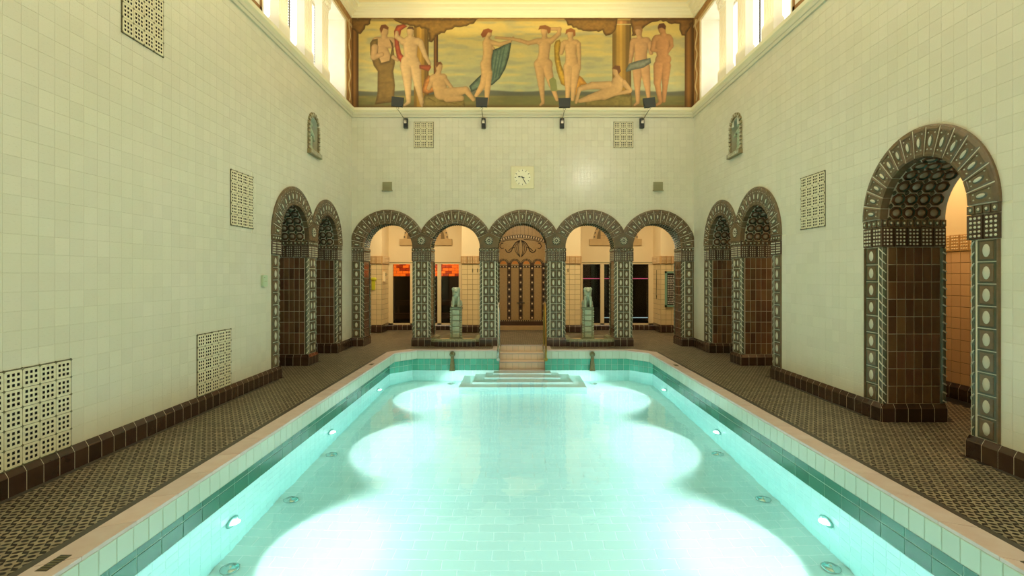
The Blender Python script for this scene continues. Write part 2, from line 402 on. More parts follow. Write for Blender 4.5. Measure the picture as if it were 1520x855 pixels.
tile_field(wr, 'right', -YB, -YN, .215, ZL, -8.04, GR['right']+[(-12.13, -8.63, 0, SPR), (-6.58, -4.74, 0, SPR), (-10.72, -10.12, 4.10, 4.70)], [(c, SPR, RO-.01) for c in right_c+near_c]+[(-NZ[1], 4.66, .29)], 300)
tile_field(wb, 'back', XL, XR, SPR, ZL, -2.46, GR['back']+[(-.10, .48, 3.86, 4.41)], [(c, SPR, RO-.01) for c in back_c], 0)
mbn = MB(); mbn.box((XL-.7, YN-.2, 0), (XR+.7, YN, 8.5), 'plaster_warm'); struct('wall_near', mbn)

# ------------------------------------------------------------------ arches and tiled piers (shared meshes)
def voussoir_mesh():
    mb = MB(); h = math.radians(6)-.0075
    def P(r, a): return (r*math.sin(a), r*math.cos(a))
    def quad(r0, r1, k): return [P(r0, -h*k), P(r0, h*k), P(r1, h*k), P(r1, -h*k)]
    mb.prism(quad(RI+.005, RO-.002, 1), .055, -.036, 'ring_glaze')
    o = [(p[0], -.036, p[1]) for p in quad(RI+.005, RO-.002, 1)]; i = [(p[0], -.044, p[1]) for p in quad(RI+.03, RO-.03, .86)]; q = [(p[0], -.044, p[1]) for p in quad(RI+.045, RO-.045, .72)]; w = [(p[0], -.034, p[1]) for p in quad(RI+.05, RO-.05, .68)]
    for A, B in ((o, i), (i, q), (q, w)):
        for k in range(4): mb.face([A[k], A[(k+1) % 4], B[(k+1) % 4], B[k]], 'ring_glaze')
    mb.face(w, 'green_glaze')
    rm = (RI+RO)/2
    mb.dome(0, rm, .034, .072, -.0345, .012, 'green_glaze', 10)
    for a in (-1, 1):
        for z, k in ((RI+.075, .026), (RO-.075, .046)): mb.dome(a*k, z, .0095, .0095, -.034, .01, 'pale_glaze', 6)
    return mb.mesh('voussoir')
ME_V = voussoir_mesh()
mb = MB(); mb.dome(0, (RI+RO)/2, .02, .052, -.042, .012, 'pale_glaze', 10); ME_VO = mb.mesh('oval')
CW = 0.152
def coffer_mesh():
    mb = MB(); h = CW/2-.003; c = h*.42
    def octo(k): return [(x*k, z*k) for x, z in ((-h, -c), (-c, -h), (c, -h), (h, -c), (h, c), (c, h), (-c, h), (-h, c))]
    R = [(1, 0), (.96, -.02), (.8, -.02), (.72, -.006)]
    for (k0, y0), (k1, y1) in zip(R, R[1:]):
        A, B = octo(k0), octo(k1)
        for i in range(8):
            j = (i+1) % 8; mb.face([(A[i][0], y0, A[i][1]), (A[j][0], y0, A[j][1]), (B[j][0], y1, B[j][1]), (B[i][0], y1, B[i][1])], 'brown_glaze' if k1 > .75 else 'soffit_green')
    mb.face([(x, -.006, z) for x, z in octo(.72)], 'brown_glaze')
    mb.dome(0, 0, .043, .043, -.006, .018, 'boss_glaze', 12)
    for sx in (-1, 1): mb.prism([(sx*h+a, h+b) for a, b in ((-.024, 0), (0, -.024), (.024, 0), (0, .024))], 0, -.014, 'green_glaze')
    return mb.mesh('coffer')
ME_C = coffer_mesh()
OH = (2.08-.215)/9
def oval_mesh(w):
    mb = MB(); g = .004; x = w/2-g; z = OH/2-g
    mb.tile(-x, x, -z, z, 0, .008, .003, 'green_glaze')
    mb.tile(-x*.74, x*.74, -z*.84, z*.84, -.0078, .006, .005, 'ring_glaze')
    return mb.mesh('oval_tile')
def oval_boss(w):
    mb = MB(); mb.dome(0, 0, w*.19, OH*.3, -.0135, .012, 'pale_glaze', 12); return mb.mesh('oval')
def jamb_mesh(w, m='brown_glaze'):
    mb = MB(); g = .0035; mb.tile(-w/2+g, w/2-g, -OH/2+g, OH/2-g, 0, .006, .003, m); return mb.mesh('glazed_tile')
def dot_mesh(w, m='capital_glaze', pale='pale_glaze'):
    mb = MB(); g = .004; H = .24; mb.tile(-w/2+g, w/2-g, -H/2+g, H/2-g, 0, .02, .005, m)
    for i in range(3):
        for j in range(5): mb.dome((i-1)*w*.27, (j-2)*H*.175, w*.085, w*.085, -.0195, .012, pale, 6)
    return mb.mesh('dotted_tile')
def band_mesh(w):
    mb = MB(); g = .003; H = .09; mb.tile(-w/2+g, w/2-g, -H/2+g, H/2-g, 0, .024, .005, 'ring_glaze')
    mb.dome(0, 0, w*.32, H*.36, -.0235, .006, 'green_glaze', 8); mb.dome(0, 0, w*.16, H*.18, -.029, .008, 'pale_glaze', 8)
    return mb.mesh('band_tile')
def base_mesh(w):
    mb = MB(); g = .003; x = w/2-g
    pr = [(0, .002), (-.036, .002), (-.036, .158), (-.030, .168), (-.004, .212), (0, .212)]
    for (y0, z0), (y1, z1) in zip(pr[1:], pr[2:]): mb.face([(-x, y0, z0), (x, y0, z0), (x, y1, z1), (-x, y1, z1)], 'plinth_glaze')
    for s in (-1, 1):
        mb.face([(s*x, y, z) for y, z in (pr if s > 0 else pr[::-1])], 'plinth_glaze')
        a, b = sorted((s*x, s*w/2))
        for (y0, z0), (y1, z1) in zip(pr[1:], pr[2:]): mb.face([(a, y0+.0012, z0), (b, y0+.0012, z0), (b, y1+.0012, z1-.001), (a, y1+.0012, z1-.001)], 'pale_grout')
    return mb.mesh('plinth_tile')
CACHE = {}
def cached(fn, w, *a):
    k = (fn.__name__, round(w, 4), a)
    if k not in CACHE: CACHE[k] = fn(w, *a)
    return CACHE[k]
def rope_mb(sign):           # moulding in the corner of a pier; sign=+1: open side at +x
    mb = MB(); R = .047; z0, z1 = .215, 2.08
    a0, a1 = (-PI/2-.35, PI*.06) if sign > 0 else (-PI-PI*.06, -PI/2+.35)
    n = 8; A = [a0+(a1-a0)*i/n for i in range(n+1)]
    mb.poly([(R*math.cos(a), R*math.sin(a), z) for z in (z0, z1) for a in A], [(i, i+1, n+2+i, n+1+i) for i in range(n)], 'green_glaze', True)
    p = OH/2; k = int((z1-z0)/p)
    for j in range(k):
        zc = z0+p*(j+.5); v = []
        b0, b1 = (-PI/2-.3, -.15) if sign > 0 else (-PI/2+.3, -PI+.15)
        for i in range(5):
            t = i/4; a = b0+(b1-b0)*t; zz = zc+(.5-t)*.085; w = .011*math.sin(PI*(.15+.7*t)); 
            for dz, rr in ((-w, R), (-w*.5, R+.009), (w*.5, R+.009), (w, R)): v.append((rr*math.cos(a), rr*math.sin(a), zz+dz))
        mb.poly(v, [(i*4+q, i*4+q+1, i*4+q+5, i*4+q+4) for i in range(4) for q in range(3)], 'pale_glaze', True)
    return mb
ME_ROPE = {s: rope_mb(s).mesh('rope_moulding') for s in (-1, 1)}
RW = .082
def pier(side, name, s0, s1, depth, lo, ro, label, group=None, vis=None):
    """tiled pier from s0 to s1; lo/ro = opening on that side; vis = side whose jamb tiles are picked out singly"""
    (lx, ly, lz), r = FR[side]; sc0 = (s0+s1)/2; w = toworld(side, sc0, 0, 0)
    t = thing(name, label, 'pillar', w, r, group); h = (s1-s0)/2
    core = MB(); core.box((-h+(.012 if lo else 0), -.004, .0), (h-(.012 if ro else 0), depth+.004, SPR), 'pale_grout'); put('grout_core', core, t)
    x0 = -h+(RW if lo else .03); x1 = h-(RW if ro else .03)
    for s_, op in ((-1, lo), (1, ro)):
        if op: put('rope_moulding', ME_ROPE[s_], t, (s_*(h-.042), .036, 0))
        else:
            mb = MB(); mb.tile(min(s_*h, s_*(h-.028)), max(s_*h, s_*(h-.028)), .215, 2.08, -.004, .02, .006, 'ring_glaze'); put('edge_moulding', mb, t)
    nc = max(1, round((x1-x0)/.14)); cw = (x1-x0)/nc; mo = cached(oval_mesh, cw)
    for i in range(nc):
        for j in range(9): put('oval', cached(oval_boss, cw), put('oval_tile', mo, t, (x0+cw*(i+.5), -.004, .215+OH*(j+.5))))
    nf = max(2, round(2*h/.15)); wf = (2*h+.02)/nf
    for i in range(nf):
        x = -h-.01+wf*(i+.5)
        put('plinth_tile', cached(base_mesh, wf), t, (x, -.004, 0)); put('dotted_tile', cached(dot_mesh, wf), t, (x, -.004, 2.20))
    nb = nf*2; wn = (2*h+.02)/nb
    for i in range(nb): put('band_tile', cached(band_mesh, wn), t, (-h-.01+wn*(i+.5), -.004, 2.365))
    for s_, op in ((-1, lo), (1, ro)):
        if not op: continue
        x = s_*(h-.012); rz = s_*PI/2; d0, d1 = .065, depth-.065
        nj = round((d1-d0)/.105); wj = (d1-d0)/nj; single = vis == s_
        mj = cached(jamb_mesh, wj); st = MB()
        for i in range(nj):
            for j in range(9):
                y = d0+wj*(i+.5); z = .215+OH*(j+.5)
                if single: put('glazed_tile', mj, t, (x, y, z), (0, 0, rz))
                else:
                    a, b = y-wj/2+.0035, y+wj/2-.0035; c, d = z-OH/2+.0035, z+OH/2-.0035
                    v = [(x, a, c), (x, b, c), (x, b, d), (x, a, d)]; v += [(x+s_*.01, q[1]+(.004 if q[1] == a else -.004), q[2]+(.004 if q[2] == c else -.004)) for q in v]
                    f = [(4,5,6,7),(0,1,5,4),(1,2,6,5),(2,3,7,6),(3,0,4,7)]; st.poly(v, f if s_ > 0 else [q[::-1] for q in f], 'brown_glaze')
        if not single: put('glazed_tile', st, t, kind='stuff')
        bk = MB(); bk.tile(-.03, .03, .215, 2.08, 0, .03, .015, 'green_glaze')
        for j in range(18): bk.prism([(-.026, .25+j*OH/2), (.02, .225+j*OH/2), (.026, .24+j*OH/2), (-.02, .265+j*OH/2)], -.029, -.036, 'pale_glaze')
        put('rope_moulding', bk, t, (x, depth-.032, 0), (0, 0, rz))
        nk = max(3, round((depth+.03)/.15)); wk = (depth+.03)/nk
        for i in range(nk):
            y = -.03+wk*(i+.5)
            put('plinth_tile', cached(base_mesh, wk), t, (x, y, 0), (0, 0, rz)); put('dotted_tile', cached(dot_mesh, wk), t, (x, y, 2.20), (0, 0, rz))
        for i in range(nk*2): put('band_tile', cached(band_mesh, wk/2), t, (x, -.03+wk*(i+.5)/2, 2.365), (0, 0, rz))
        cc = MB()                                             # glazed corner block where front and side courses meet
        e = s_*(h-.012); f_ = s_*(h+.014)
        for z0, z1 in ((0, .19), (2.085, 2.315), (2.325, 2.405)): cc.box((min(e, f_), -.026, z0), (max(e, f_), .0, z1), 'plinth_glaze' if z0 < 1 else 'capital_glaze')
        put('corner_block', cc, t)
    return t
def arch(side, name, c, depth, kl, kr, label, group=None, coffers=True):
    """kl/kr = number of voussoirs left / right of the crown one"""
    (lx, ly, lz), r = FR[side]; w = toworld(side, c, 0, 0)
    t = thing(name, label, 'arch', (w.x, w.y, SPR), r, group)
    core = MB(); n = 36; a0, a1 = -math.radians(12*kl+6), math.radians(12*kr+6)
    A = [a0+(a1-a0)*i/n for i in range(n+1)]
    for a, b in zip(A, A[1:]):
        p = [(math.sin(q)*R, math.cos(q)*R) for q, R in ((a, RI+.012), (b, RI+.012), (b, RO-.006), (a, RO-.006))]
        core.face([(x, -.0335, z) for x, z in p], 'pale_grout'); core.face([(p[3][0], -.0335, p[3][1]), (p[2][0], -.0335, p[2][1]), (p[2][0], .01, p[2][1]), (p[3][0], .01, p[3][1])], 'pale_grout')
        core.face([(p[0][0], .06, p[0][1]), (p[1][0], .06, p[1][1]), (p[1][0], -.03, p[1][1]), (p[0][0], -.03, p[0][1])], 'pale_grout')
        core.face([(p[0][0], depth, p[0][1]), (p[1][0], depth, p[1][1]), (p[1][0], .05, p[1][1]), (p[0][0], .05, p[0][1])], 'pale_grout')
    put('grout_core', core, t)
    for k in range(-kl, kr+1): put('oval', ME_VO, put('voussoir', ME_V, t, (0, 0, 0), (0, math.radians(12*k), 0)))
    if coffers:
        d0, d1 = .06, depth-.05; nr = 4; pw = (d1-d0-.04)/nr
        for j in range(12):
            a = -PI/2+PI*(j+.5)/12
            for i in range(nr):
                put('coffer', ME_C, t, (math.sin(a)*(RI+.012), d0+.02+pw*(i+.5), math.cos(a)*(RI+.012)), (PI/2, a, 0), (pw/CW, 1, 1.04))
    else:
        st = MB()
        for j in range(34):
            a = -PI/2+PI*(j+.5)/34
            for i in range(4):
                y0 = .07+(depth-.09)*i/4; y1 = .07+(depth-.09)*(i+1)/4; am = a+(.03 if i % 2 else 0)
                v = []
                for q in range(5):
                    tt = q/4; yy = y0+.008+(y1-y0-.016)*tt; aa = am-.025+.045*math.sin(PI*tt)
                    for da, rr in ((0, RI+.013), (.02, RI-.004), (.045, RI+.013)): v.append((math.sin(aa+da)*rr, yy, math.cos(aa+da)*rr))
                st.poly(v, [(q*3+k, q*3+k+3, q*3+k+4, q*3+k+1) for q in range(4) for k in range(2)], 'soffit_green')
        put('scale_tile', st, t, kind='stuff')
    em = MB()
    for a, b in zip(A, A[1:]):
        p = [(math.sin(q)*R, math.cos(q)*R) for q, R in ((a, RO-.004), (b, RO-.004), (b, RO+.012), (a, RO+.012))]
        em.face([(p[0][0], -.036, p[0][1]), (p[1][0], -.036, p[1][1]), (p[2][0], -.028, p[2][1]), (p[3][0], -.028, p[3][1])], 'ring_glaze', True)
        em.face([(p[3][0], -.028, p[3][1]), (p[2][0], -.028, p[2][1]), (p[2][0], .0, p[2][1]), (p[3][0], .0, p[3][1])], 'ring_glaze', True)
    put('edge_moulding', em, t)
    return t
def rosette_block(side, s, label, group):
    w = toworld(side, s, 0, 0); t = thing('rosette_block', label, 'ornament', (w.x, w.y, SPR), FR[side][1], group)
    mb = MB(); h = PITCH/2
    pts = [(-(h-RI), 0), (h-RI, 0)]+[(h-(RI+.004)*math.cos(math.radians(a)), (RI+.004)*math.sin(math.radians(a))) for a in (8, 16, 23)]+[(0, .375)]+[(-h+(RI+.004)*math.cos(math.radians(a)), (RI+.004)*math.sin(math.radians(a))) for a in (23, 16, 8)]
    mb.prism(pts, .05, -.037, 'ring_glaze'); blk = put('block', mb, t)
    ro = MB(); cz = .175
    ro.dome(0, cz, .105, .105, -.037, .010, 'green_glaze', 20)
    for i in range(12):
        a = 2*PI*i/12; ro.dome(.072*math.cos(a), cz+.072*math.sin(a), .02, .012, -.044, .012, 'pale_glaze', 6, a)
    for i in range(20):
        a, b = 2*PI*i/20, 2*PI*(i+1)/20
        ro.face([(R*math.cos(q), -.051, cz+R*math.sin(q)) for q, R in ((a, .042), (b, .042), (b, .054), (a, .054))], 'pale_glaze')
    ro.dome(0, cz, .018, .018, -.046, .014, 'pale_glaze', 8); put('rosette', ro, blk)
D_B, D_L, D_R = .60, .72, .75
ordn = ['leftmost', 'second from the left', 'middle', 'fourth from the left', 'rightmost']
what = ['framing the glowing glass sauna door', 'standing over the left lion fountain', 'over the pool steps and mosaic alcove', 'standing over the right lion fountain', 'framing the notice board and dark door']
for k, c in enumerate(back_c):
    arch('back', 'arcade_arch', c, D_B, 7 if k == 0 else 5, 7 if k == 4 else 5, f'{ordn[k]} arch of the end wall, {what[k]}', 'arches of the end wall arcade', False)
pw = ['left of the left lion fountain', 'between the left lion and the pool steps', 'between the pool steps and the right lion', 'right of the right lion fountain']
for k in range(4):
    c = (back_c[k]+back_c[k+1])/2
    pier('back', 'arcade_pillar', c-(PITCH/2-RI), c+(PITCH/2-RI), D_B, True, True, f'green oval-tiled arcade pillar {pw[k]}', 'free pillars of the arcade')
    rosette_block('back', c, f'round white rosette block above the pillar {pw[k]}', 'rosettes of the arcade')
pier('back', 'arcade_pillar', XL, back_c[0]-RI, D_B, False, True, 'tiled half pillar in the far left corner of the hall', 'half pillars in the corners')
pier('back', 'arcade_pillar', back_c[4]+RI, XR, D_B, True, False, 'tiled half pillar in the far right corner of the hall', 'half pillars in the corners')
for side, cs, dep, sg, vis, wd in (('left', left_c, D_L, 1, -1, 'left'), ('right', right_c, D_R, -1, 1, 'right')):
    nearc, farc = (cs[0], cs[1]) if side == 'left' else (cs[1], cs[0])
    for c, nm in ((nearc, 'nearer'), (farc, 'farther')):
        outer_left = (side == 'left' and c == nearc) or (side == 'right' and c == farc)
        arch(side, 'side_arch', c, dep, 7 if outer_left else 5, 5 if outer_left else 7, f'{nm} of the twin coffered arches in the {wd} wall', 'twin arches of the side walls')
    m_ = sum(cs)/2
    pier(side, 'side_pillar', m_-(PITCH/2-RI), m_+(PITCH/2-RI), dep, True, True, f'tiled pillar shared by the twin arches in the {wd} wall', None, vis)
    rosette_block(side, m_, f'round white rosette block between the twin arches of the {wd} wall', 'rosettes of the side walls')
    a, b = cs[0]-RO+.0, cs[1]+RO
    pier(side, 'side_pillar', a, cs[0]-RI, dep, False, True, f'tiled outer pier {"before" if side == "left" else "beyond"} the twin arches in the {wd} wall', None, vis if vis == 1 else None)
    pier(side, 'side_pillar', cs[1]+RI, b, dep, True, False, f'tiled outer pier {"beyond" if side == "left" else "before"} the twin arches in the {wd} wall', None, vis if vis == -1 else None)
arch('right', 'side_arch', near_c[0], D_R, 7, 7, 'large single coffered arch in the right wall opening to an orange-lit corridor')
pier('right', 'side_pillar', near_c[0]-RO, near_c[0]-RI, D_R, False, True, 'dark brown tiled jamb on the far side of the single right arch', None, 1)
pier('right', 'side_pillar', near_c[0]+RI, near_c[0]+RO, D_R, True, False, 'narrow green oval-tiled jamb on the near side of the single right arch', None, None)

# ------------------------------------------------------------------ baseboards
def baseboard(name, side, runs, off=0):
    loc, r = FR[side]; par = None
    mb = MB()
    for a, b in runs: mb.box((a, -.003, 0), (b, .0, .213), 'pale_grout')
    par = struct(name, mb, side)
    for a, b in runs:
        n = round((b-a)/T); w = (b-a)/n
        for i in range(n): put('plinth_tile', cached(base_mesh, w), par, (a+w*(i+.5), 0, 0))
baseboard('baseboard_left', 'left', [(-1.0, 8.60), (12.10, YB)])
baseboard('baseboard_right', 'right', [(-YB, -12.12), (-8.63, -6.58), (-4.74, 1.0)])

# ------------------------------------------------------------------ floor with mosaic
PXL, PXR, PYF, PYN = -2.67, 2.99, 12.13, 0.9      # pool mouth
CO = .205                                         # coping width
CHX, CHY = .42, .46                               # corner cut at the far end
SX0, SX1, SYB = -.36, .70, 13.12                  # stair recess
fl = MB()
def frect(x0, x1, y0, y1, z=0.0, m='mosaic_dark'): fl.face([(x0, y0, z), (x1, y0, z), (x1, y1, z), (x0, y1, z)], m)
cxl, cxr, cyf, cyn = PXL-CO, PXR+CO, PYF+CO, PYN-CO
frect(XL-2.3, cxl, YN, YB+.0); frect(cxr, XR+2.0, YN, YB); frect(cxl, cxr, YN, cyn)
frect(cxl, SX0, cyf, YB); frect(SX1, cxr, cyf, YB)
frect(XL-2.3, SX0, YB, 19); frect(SX1, XR+2.0, YB, 19); frect(SX0, SX1, SYB, 19)
fl.face([(cxl, cyf-CHY, 0), (cxl+CHX, cyf, 0), (cxl, cyf, 0)], 'mosaic_dark'); fl.face([(cxr, cyf-CHY, 0), (cxr, cyf, 0), (cxr-CHX, cyf, 0)], 'mosaic_dark')
floor = struct('floor', fl)
def star():
    o = []; i = []
    for k in range(12):
        a = PI*k/6+PI/6; R = .059 if k % 2 == 0 else .0345
        o.append((R*math.cos(a), R*math.sin(a))); i.append((.021*math.cos(a), .018*math.sin(a)))
    return o, i
so, si = star(); ZT = .0022
v12 = [(x, y, ZT) for x, y in so]+[(x, y, ZT) for x, y in si]+[(x*1.01, y*1.01, .0002) for x, y in so]
f12 = [(k, (k+1) % 12, 12+(k+1) % 12, 12+k)[::-1] for k in range(12)]+[(24+k, 24+(k+1) % 12, (k+1) % 12, k) for k in range(12)]
PM = .109
spots = []
def in_floor(x, y):
    e = .03
    if y < cyf+.02 and cxl-e < x < cxr+e and y > cyn-e:
        if y < cyf-CHY-.02: return False
        dx = (x-(cxl-e)) if x < 0 else ((cxr+e)-x); 
        if (dx/CHX)+((cyf+e-y)/CHY) > 1.0: return False
    if y >= cyf-.0 and y < cyf+e and cxl+CHX < x < cxr-CHX: return False
    if SX0-e < x < SX1+e and cyf-.2 < y < SYB+e: return False
    if y < YB+.02:
        if XL+.07 < x < XR-.07: return True
        return False
    return y < 16.6
Y0 = 2.6-PM*.866*22; ny = int((16.7-Y0)/(PM*.866))
for j in range(ny):
    y = Y0+j*PM*.866
    for i in range(-50, 55):
        x = i*PM+(PM/2 if j % 2 else 0)
        ok = in_floor(x, y)
        if not ok:                     # inside the portals and the corridor beyond
            if x < XL+.08 and any(abs(y-c) < .53 for c in left_c) and x > XL-1.6: ok = True
            if x > XR-.08 and (any(abs(y+c) < .53 for c in right_c+near_c) or x > XR+.85) and x < 6.1 and y < YB: ok = True
        if not ok: continue
        u, v = pix((x, y, 0))
        if y > 2.5 and not (-900 < u < 2400): continue
        spots.append((-FPX*FPX*.0001/y/y/y if (0 < u < 1520 and v < 855) else 0, x, y))
spots.sort()
me_s = bpy.data.meshes.new('mosaic_tile'); me_s.from_pydata(v12, [], f12); me_s.materials.append(MATS['mosaic_beige']); me_s.update()
for q, x, y in spots[:300]: put('mosaic_tile', me_s, floor, (x, y, 0))
V = np.array(v12); n = len(spots)-300
off = np.array([(x, y, 0) for q, x, y in spots[300:]])
VV = (V[None]+off[:, None]).reshape(-1, 3); F = (np.array(f12)[None]+(np.arange(n)*36)[:, None, None]).reshape(-1, 4)
me = bpy.data.meshes.new('mosaic_tile'); me.from_pydata(VV.tolist(), [], F.tolist()); me.materials.append(MATS['mosaic_beige']); me.update()
put('mosaic_tile', me, floor, kind='stuff')
bd = MB(); E = .004
for a, b in ((.7, 8.62), (10.12, 10.58), (12.1, YB)): bd.box((XL+.036, a, 0), (XL+.085, b, E), 'border_dark')
for a, b in ((.7, 4.76), (6.57, 8.64), (10.12, 10.6), (12.12, YB)): bd.box((XR-.085, a, 0), (XR-.036, b, E), 'border_dark')
bd.box((cxl-.07, cyn, 0), (cxl, cyf-CHY, E), 'border_dark'); bd.box((cxr, cyn, 0), (cxr+.07, cyf-CHY, E), 'border_dark')
put('border_strip', bd, floor)

# ------------------------------------------------------------------ pool
WZ = -.45; PD = -1.60; WL, WR = -2.78, 3.07
pool = thing('swimming_pool', 'long rectangular tiled swimming pool with turquoise water and cut far corners', 'swimming pool', (0, 0, 0))
def outline(x0, x1, y0, y1, k=0):
    return [(x0, y0), (x1, y0), (x1, y1-CHY), (x1-CHX, y1), (SX1, y1), (SX0, y1), (x0+CHX, y1), (x0, y1-CHY)]
oi = outline(PXL, PXR, PYN, PYF); oo = outline(PXL-CO, PXR+CO, PYN-CO, PYF+CO); ow = outline(WL, WR, PYN, PYF)
# coping stones
def seg_tiles(A, B, w):
    L = (Vector(B)-Vector(A)).length; n = max(1, round(L/w)); return [(i/n, (i+1)/n) for i in range(n)]
for k in (1, 2, 3, 5, 6, 7, 0):
    k2 = (k+1) % 8; a, b, c, d = Vector(oi[k]), Vector(oi[k2]), Vector(oo[k2]), Vector(oo[k])
    if k == 0: segs = seg_tiles(a, b, .6)
    else: segs = seg_tiles(a, b, .46)
    for t0, t1 in segs:
        g = .002/(b-a).length; t0 += g; t1 -= g
        P = [a.lerp(b, t0), a.lerp(b, t1), d.lerp(c, t1), d.lerp(c, t0)]; cc = sum((Vector(p) for p in P), Vector((0, 0)))/4
        mb = MB(); Z0, Z1 = -.03, .012
        top = [cc+(p-cc)*.985 for p in P]
        v = [(p.x-cc.x, p.y-cc.y, Z0) for p in P]+[(p.x-cc.x, p.y-cc.y, Z1-.005) for p in P]+[(p.x-cc.x, p.y-cc.y, Z1) for p in top]
        f = [(8, 9, 10, 11)]
        for i in range(4): j = (i+1) % 4; f += [(i, j, 4+j, 4+i), (4+i, 4+j, 8+j, 8+i)]
        if (P[1]-P[0]).cross(P[3]-P[0]) < 0: f = [q[::-1] for q in f]
        mb.poly(v, f, 'coping_stone'); put('coping_stone', mb, pool, (cc.x, cc.y, 0))
# vertical rim courses
def vtile_run(name, A, B, z0, z1, w, m, gm, off=0.0, single=True, bev=.004, rows=1):
    A = Vector(A); B = Vector(B); L = (B-A).length; n = max(1, round(L/w)); ww = L/n; d = (B-A)/L; ang = math.atan2(d.y, d.x)
    bk = MB(); bk.face([(0, 0, z0), (L, 0, z0), (L, 0, z1), (0, 0, z1)], gm)
    put('grout_bed', bk, pool, (A.x, A.y, 0), (0, 0, ang))
    hh = (z1-z0)/rows; g = .003
    t = MB(); t.tile(-ww/2+g, ww/2-g, -hh/2+g, hh/2-g, 0, .004, .003, m)
    if single:
        me = t.mesh(name)
        for i in range(n):
            for j in range(rows):
                p = A+d*ww*(i+.5); put(name, me, pool, (p.x, p.y, z0+hh*(j+.5)), (0, 0, ang))
    else:
        st = MB()
        for i in range(n):
            for j in range(rows): st.tile(ww*i+g, ww*(i+1)-g, z0+hh*j+g, z0+hh*(j+1)-g, 0, .004, .003, m)
        put(name, st, pool, (A.x, A.y, 0), (0, 0, ang), kind='stuff')
# faces look to the pool: run so that -y local points inward (walk with the inside on the right)
RUNS = [(7, 0), (6, 7), (5, 6), (3, 4), (2, 3), (1, 2)]
def inward(k, o): return o[k]
for (i, j) in ((7, 0), (6, 7), (5, 6), (4, 3), (3, 2), (2, 1)):
    for A, B in (((i, j)),):
        pass
def runpts(o): # ordered clockwise seen from above so that local -y faces the basin
    return [(o[0], o[7]), (o[7], o[6]), (o[6], o[5]), (o[4], o[3]), (o[3], o[2]), (o[2], o[1])]
for k, (A, B) in enumerate(runpts(oi)):
    long = k in (0, 5)
    if long: A = (A[0], 2.6) if A[1] < 2.6 else A; B = (B[0], 2.6) if B[1] < 2.6 else B
    vtile_run('rim_tile', A, B, -.185, -.012, .155, 'rim_tile', 'rim_grout')
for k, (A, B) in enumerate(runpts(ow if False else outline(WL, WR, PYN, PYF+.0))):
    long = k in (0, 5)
    vtile_run('waterline_tile', A, B, -.455, -.185, .27 if long else .135, 'dark_teal_tile' if long else 'teal_tile', 'teal_grout', single=not long, rows=2)
    vtile_run('basin_wall_tile', A, B, PD, -.455, .155, 'pool_tile', 'pool_grout', single=False, rows=7)
# underside of the lip, near end wall
lp = MB()
lp.face([(WL, PYN, -.187), (PXL, PYN, -.187), (PXL, PYF-CHY+.05, -.187), (WL, PYF-CHY+.05, -.187)], 'rim_tile'); lp.face([(PXR, PYN, -.187), (WR, PYN, -.187), (WR, PYF-CHY+.05, -.187), (PXR, PYF-CHY+.05, -.187)], 'rim_tile')
lp.face([(WL, PYF-CHY, -.187), (WL+CHX, PYF, -.187), (PXL+CHX, PYF, -.187), (PXL, PYF-CHY, -.187)], 'rim_tile'); lp.face([(WR, PYF-CHY, -.187), (WR-CHX, PYF, -.187), (PXR-CHX, PYF, -.187), (PXR, PYF-CHY, -.187)], 'rim_tile')
put('overflow_lip', lp, pool)
ne = MB(); ne.face([(WR+.1, PYN, PD), (WL-.1, PYN, PD), (WL-.1, PYN, 0), (WR+.1, PYN, 0)], 'pool_tile'); put('end_wall', ne, pool)
fb = MB(); fb.face([(WL, PYN, PD), (WR, PYN, PD), (WR, PYF+.1, PD), (WL, PYF+.1, PD)], 'pool_grout'); put('basin_floor', fb, pool)
cells = []
TF = .16
for j in range(int((PYF+.1-PYN)/TF)+1):
    for i in range(-1, int((WR-WL)/(TF*2))+2):
        x = WL+(i+(.5 if j % 2 else 0))*TF*2; y = PYN+j*TF
        x0, x1 = max(x, WL), min(x+TF*2, WR)
        if x1-x0 < .02: continue
        cells.append((y, x0, x1))
cells2 = [c for c in cells if c[0] > 3.8 and c[2]-c[1] > TF*1.99]; cells2.sort(key=lambda c: (c[0], abs((c[1]+c[2])/2)))
sel = set(cells2[:300])
ft = MB(); ft.poly([(-TF+.004, -TF/2+.004, 0), (TF-.004, -TF/2+.004, 0), (TF-.004, TF/2-.004, 0), (-TF+.004, TF/2-.004, 0), (-TF+.006, -TF/2+.006, .0012), (TF-.006, -TF/2+.006, .0012), (TF-.006, TF/2-.006, .0012), (-TF+.006, TF/2-.006, .0012)], [(4,5,6,7),(0,1,5,4),(1,2,6,5),(2,3,7,6),(3,0,4,7)], 'pool_tile'); me = ft.mesh('basin_floor_tile')
st = MB()
for c in cells:
    y, x0, x1 = c
    if c in sel: put('basin_floor_tile', me, pool, ((x0+x1)/2, y+TF/2, PD))
    else: st.face([(x0+.004, y+.004, PD+.0012), (x1-.004, y+.004, PD+.0012), (x1-.004, y+TF-.004, PD+.0012), (x0+.004, y+TF-.004, PD+.0012)], 'pool_tile')
put('basin_floor_tile', st, pool, kind='stuff')
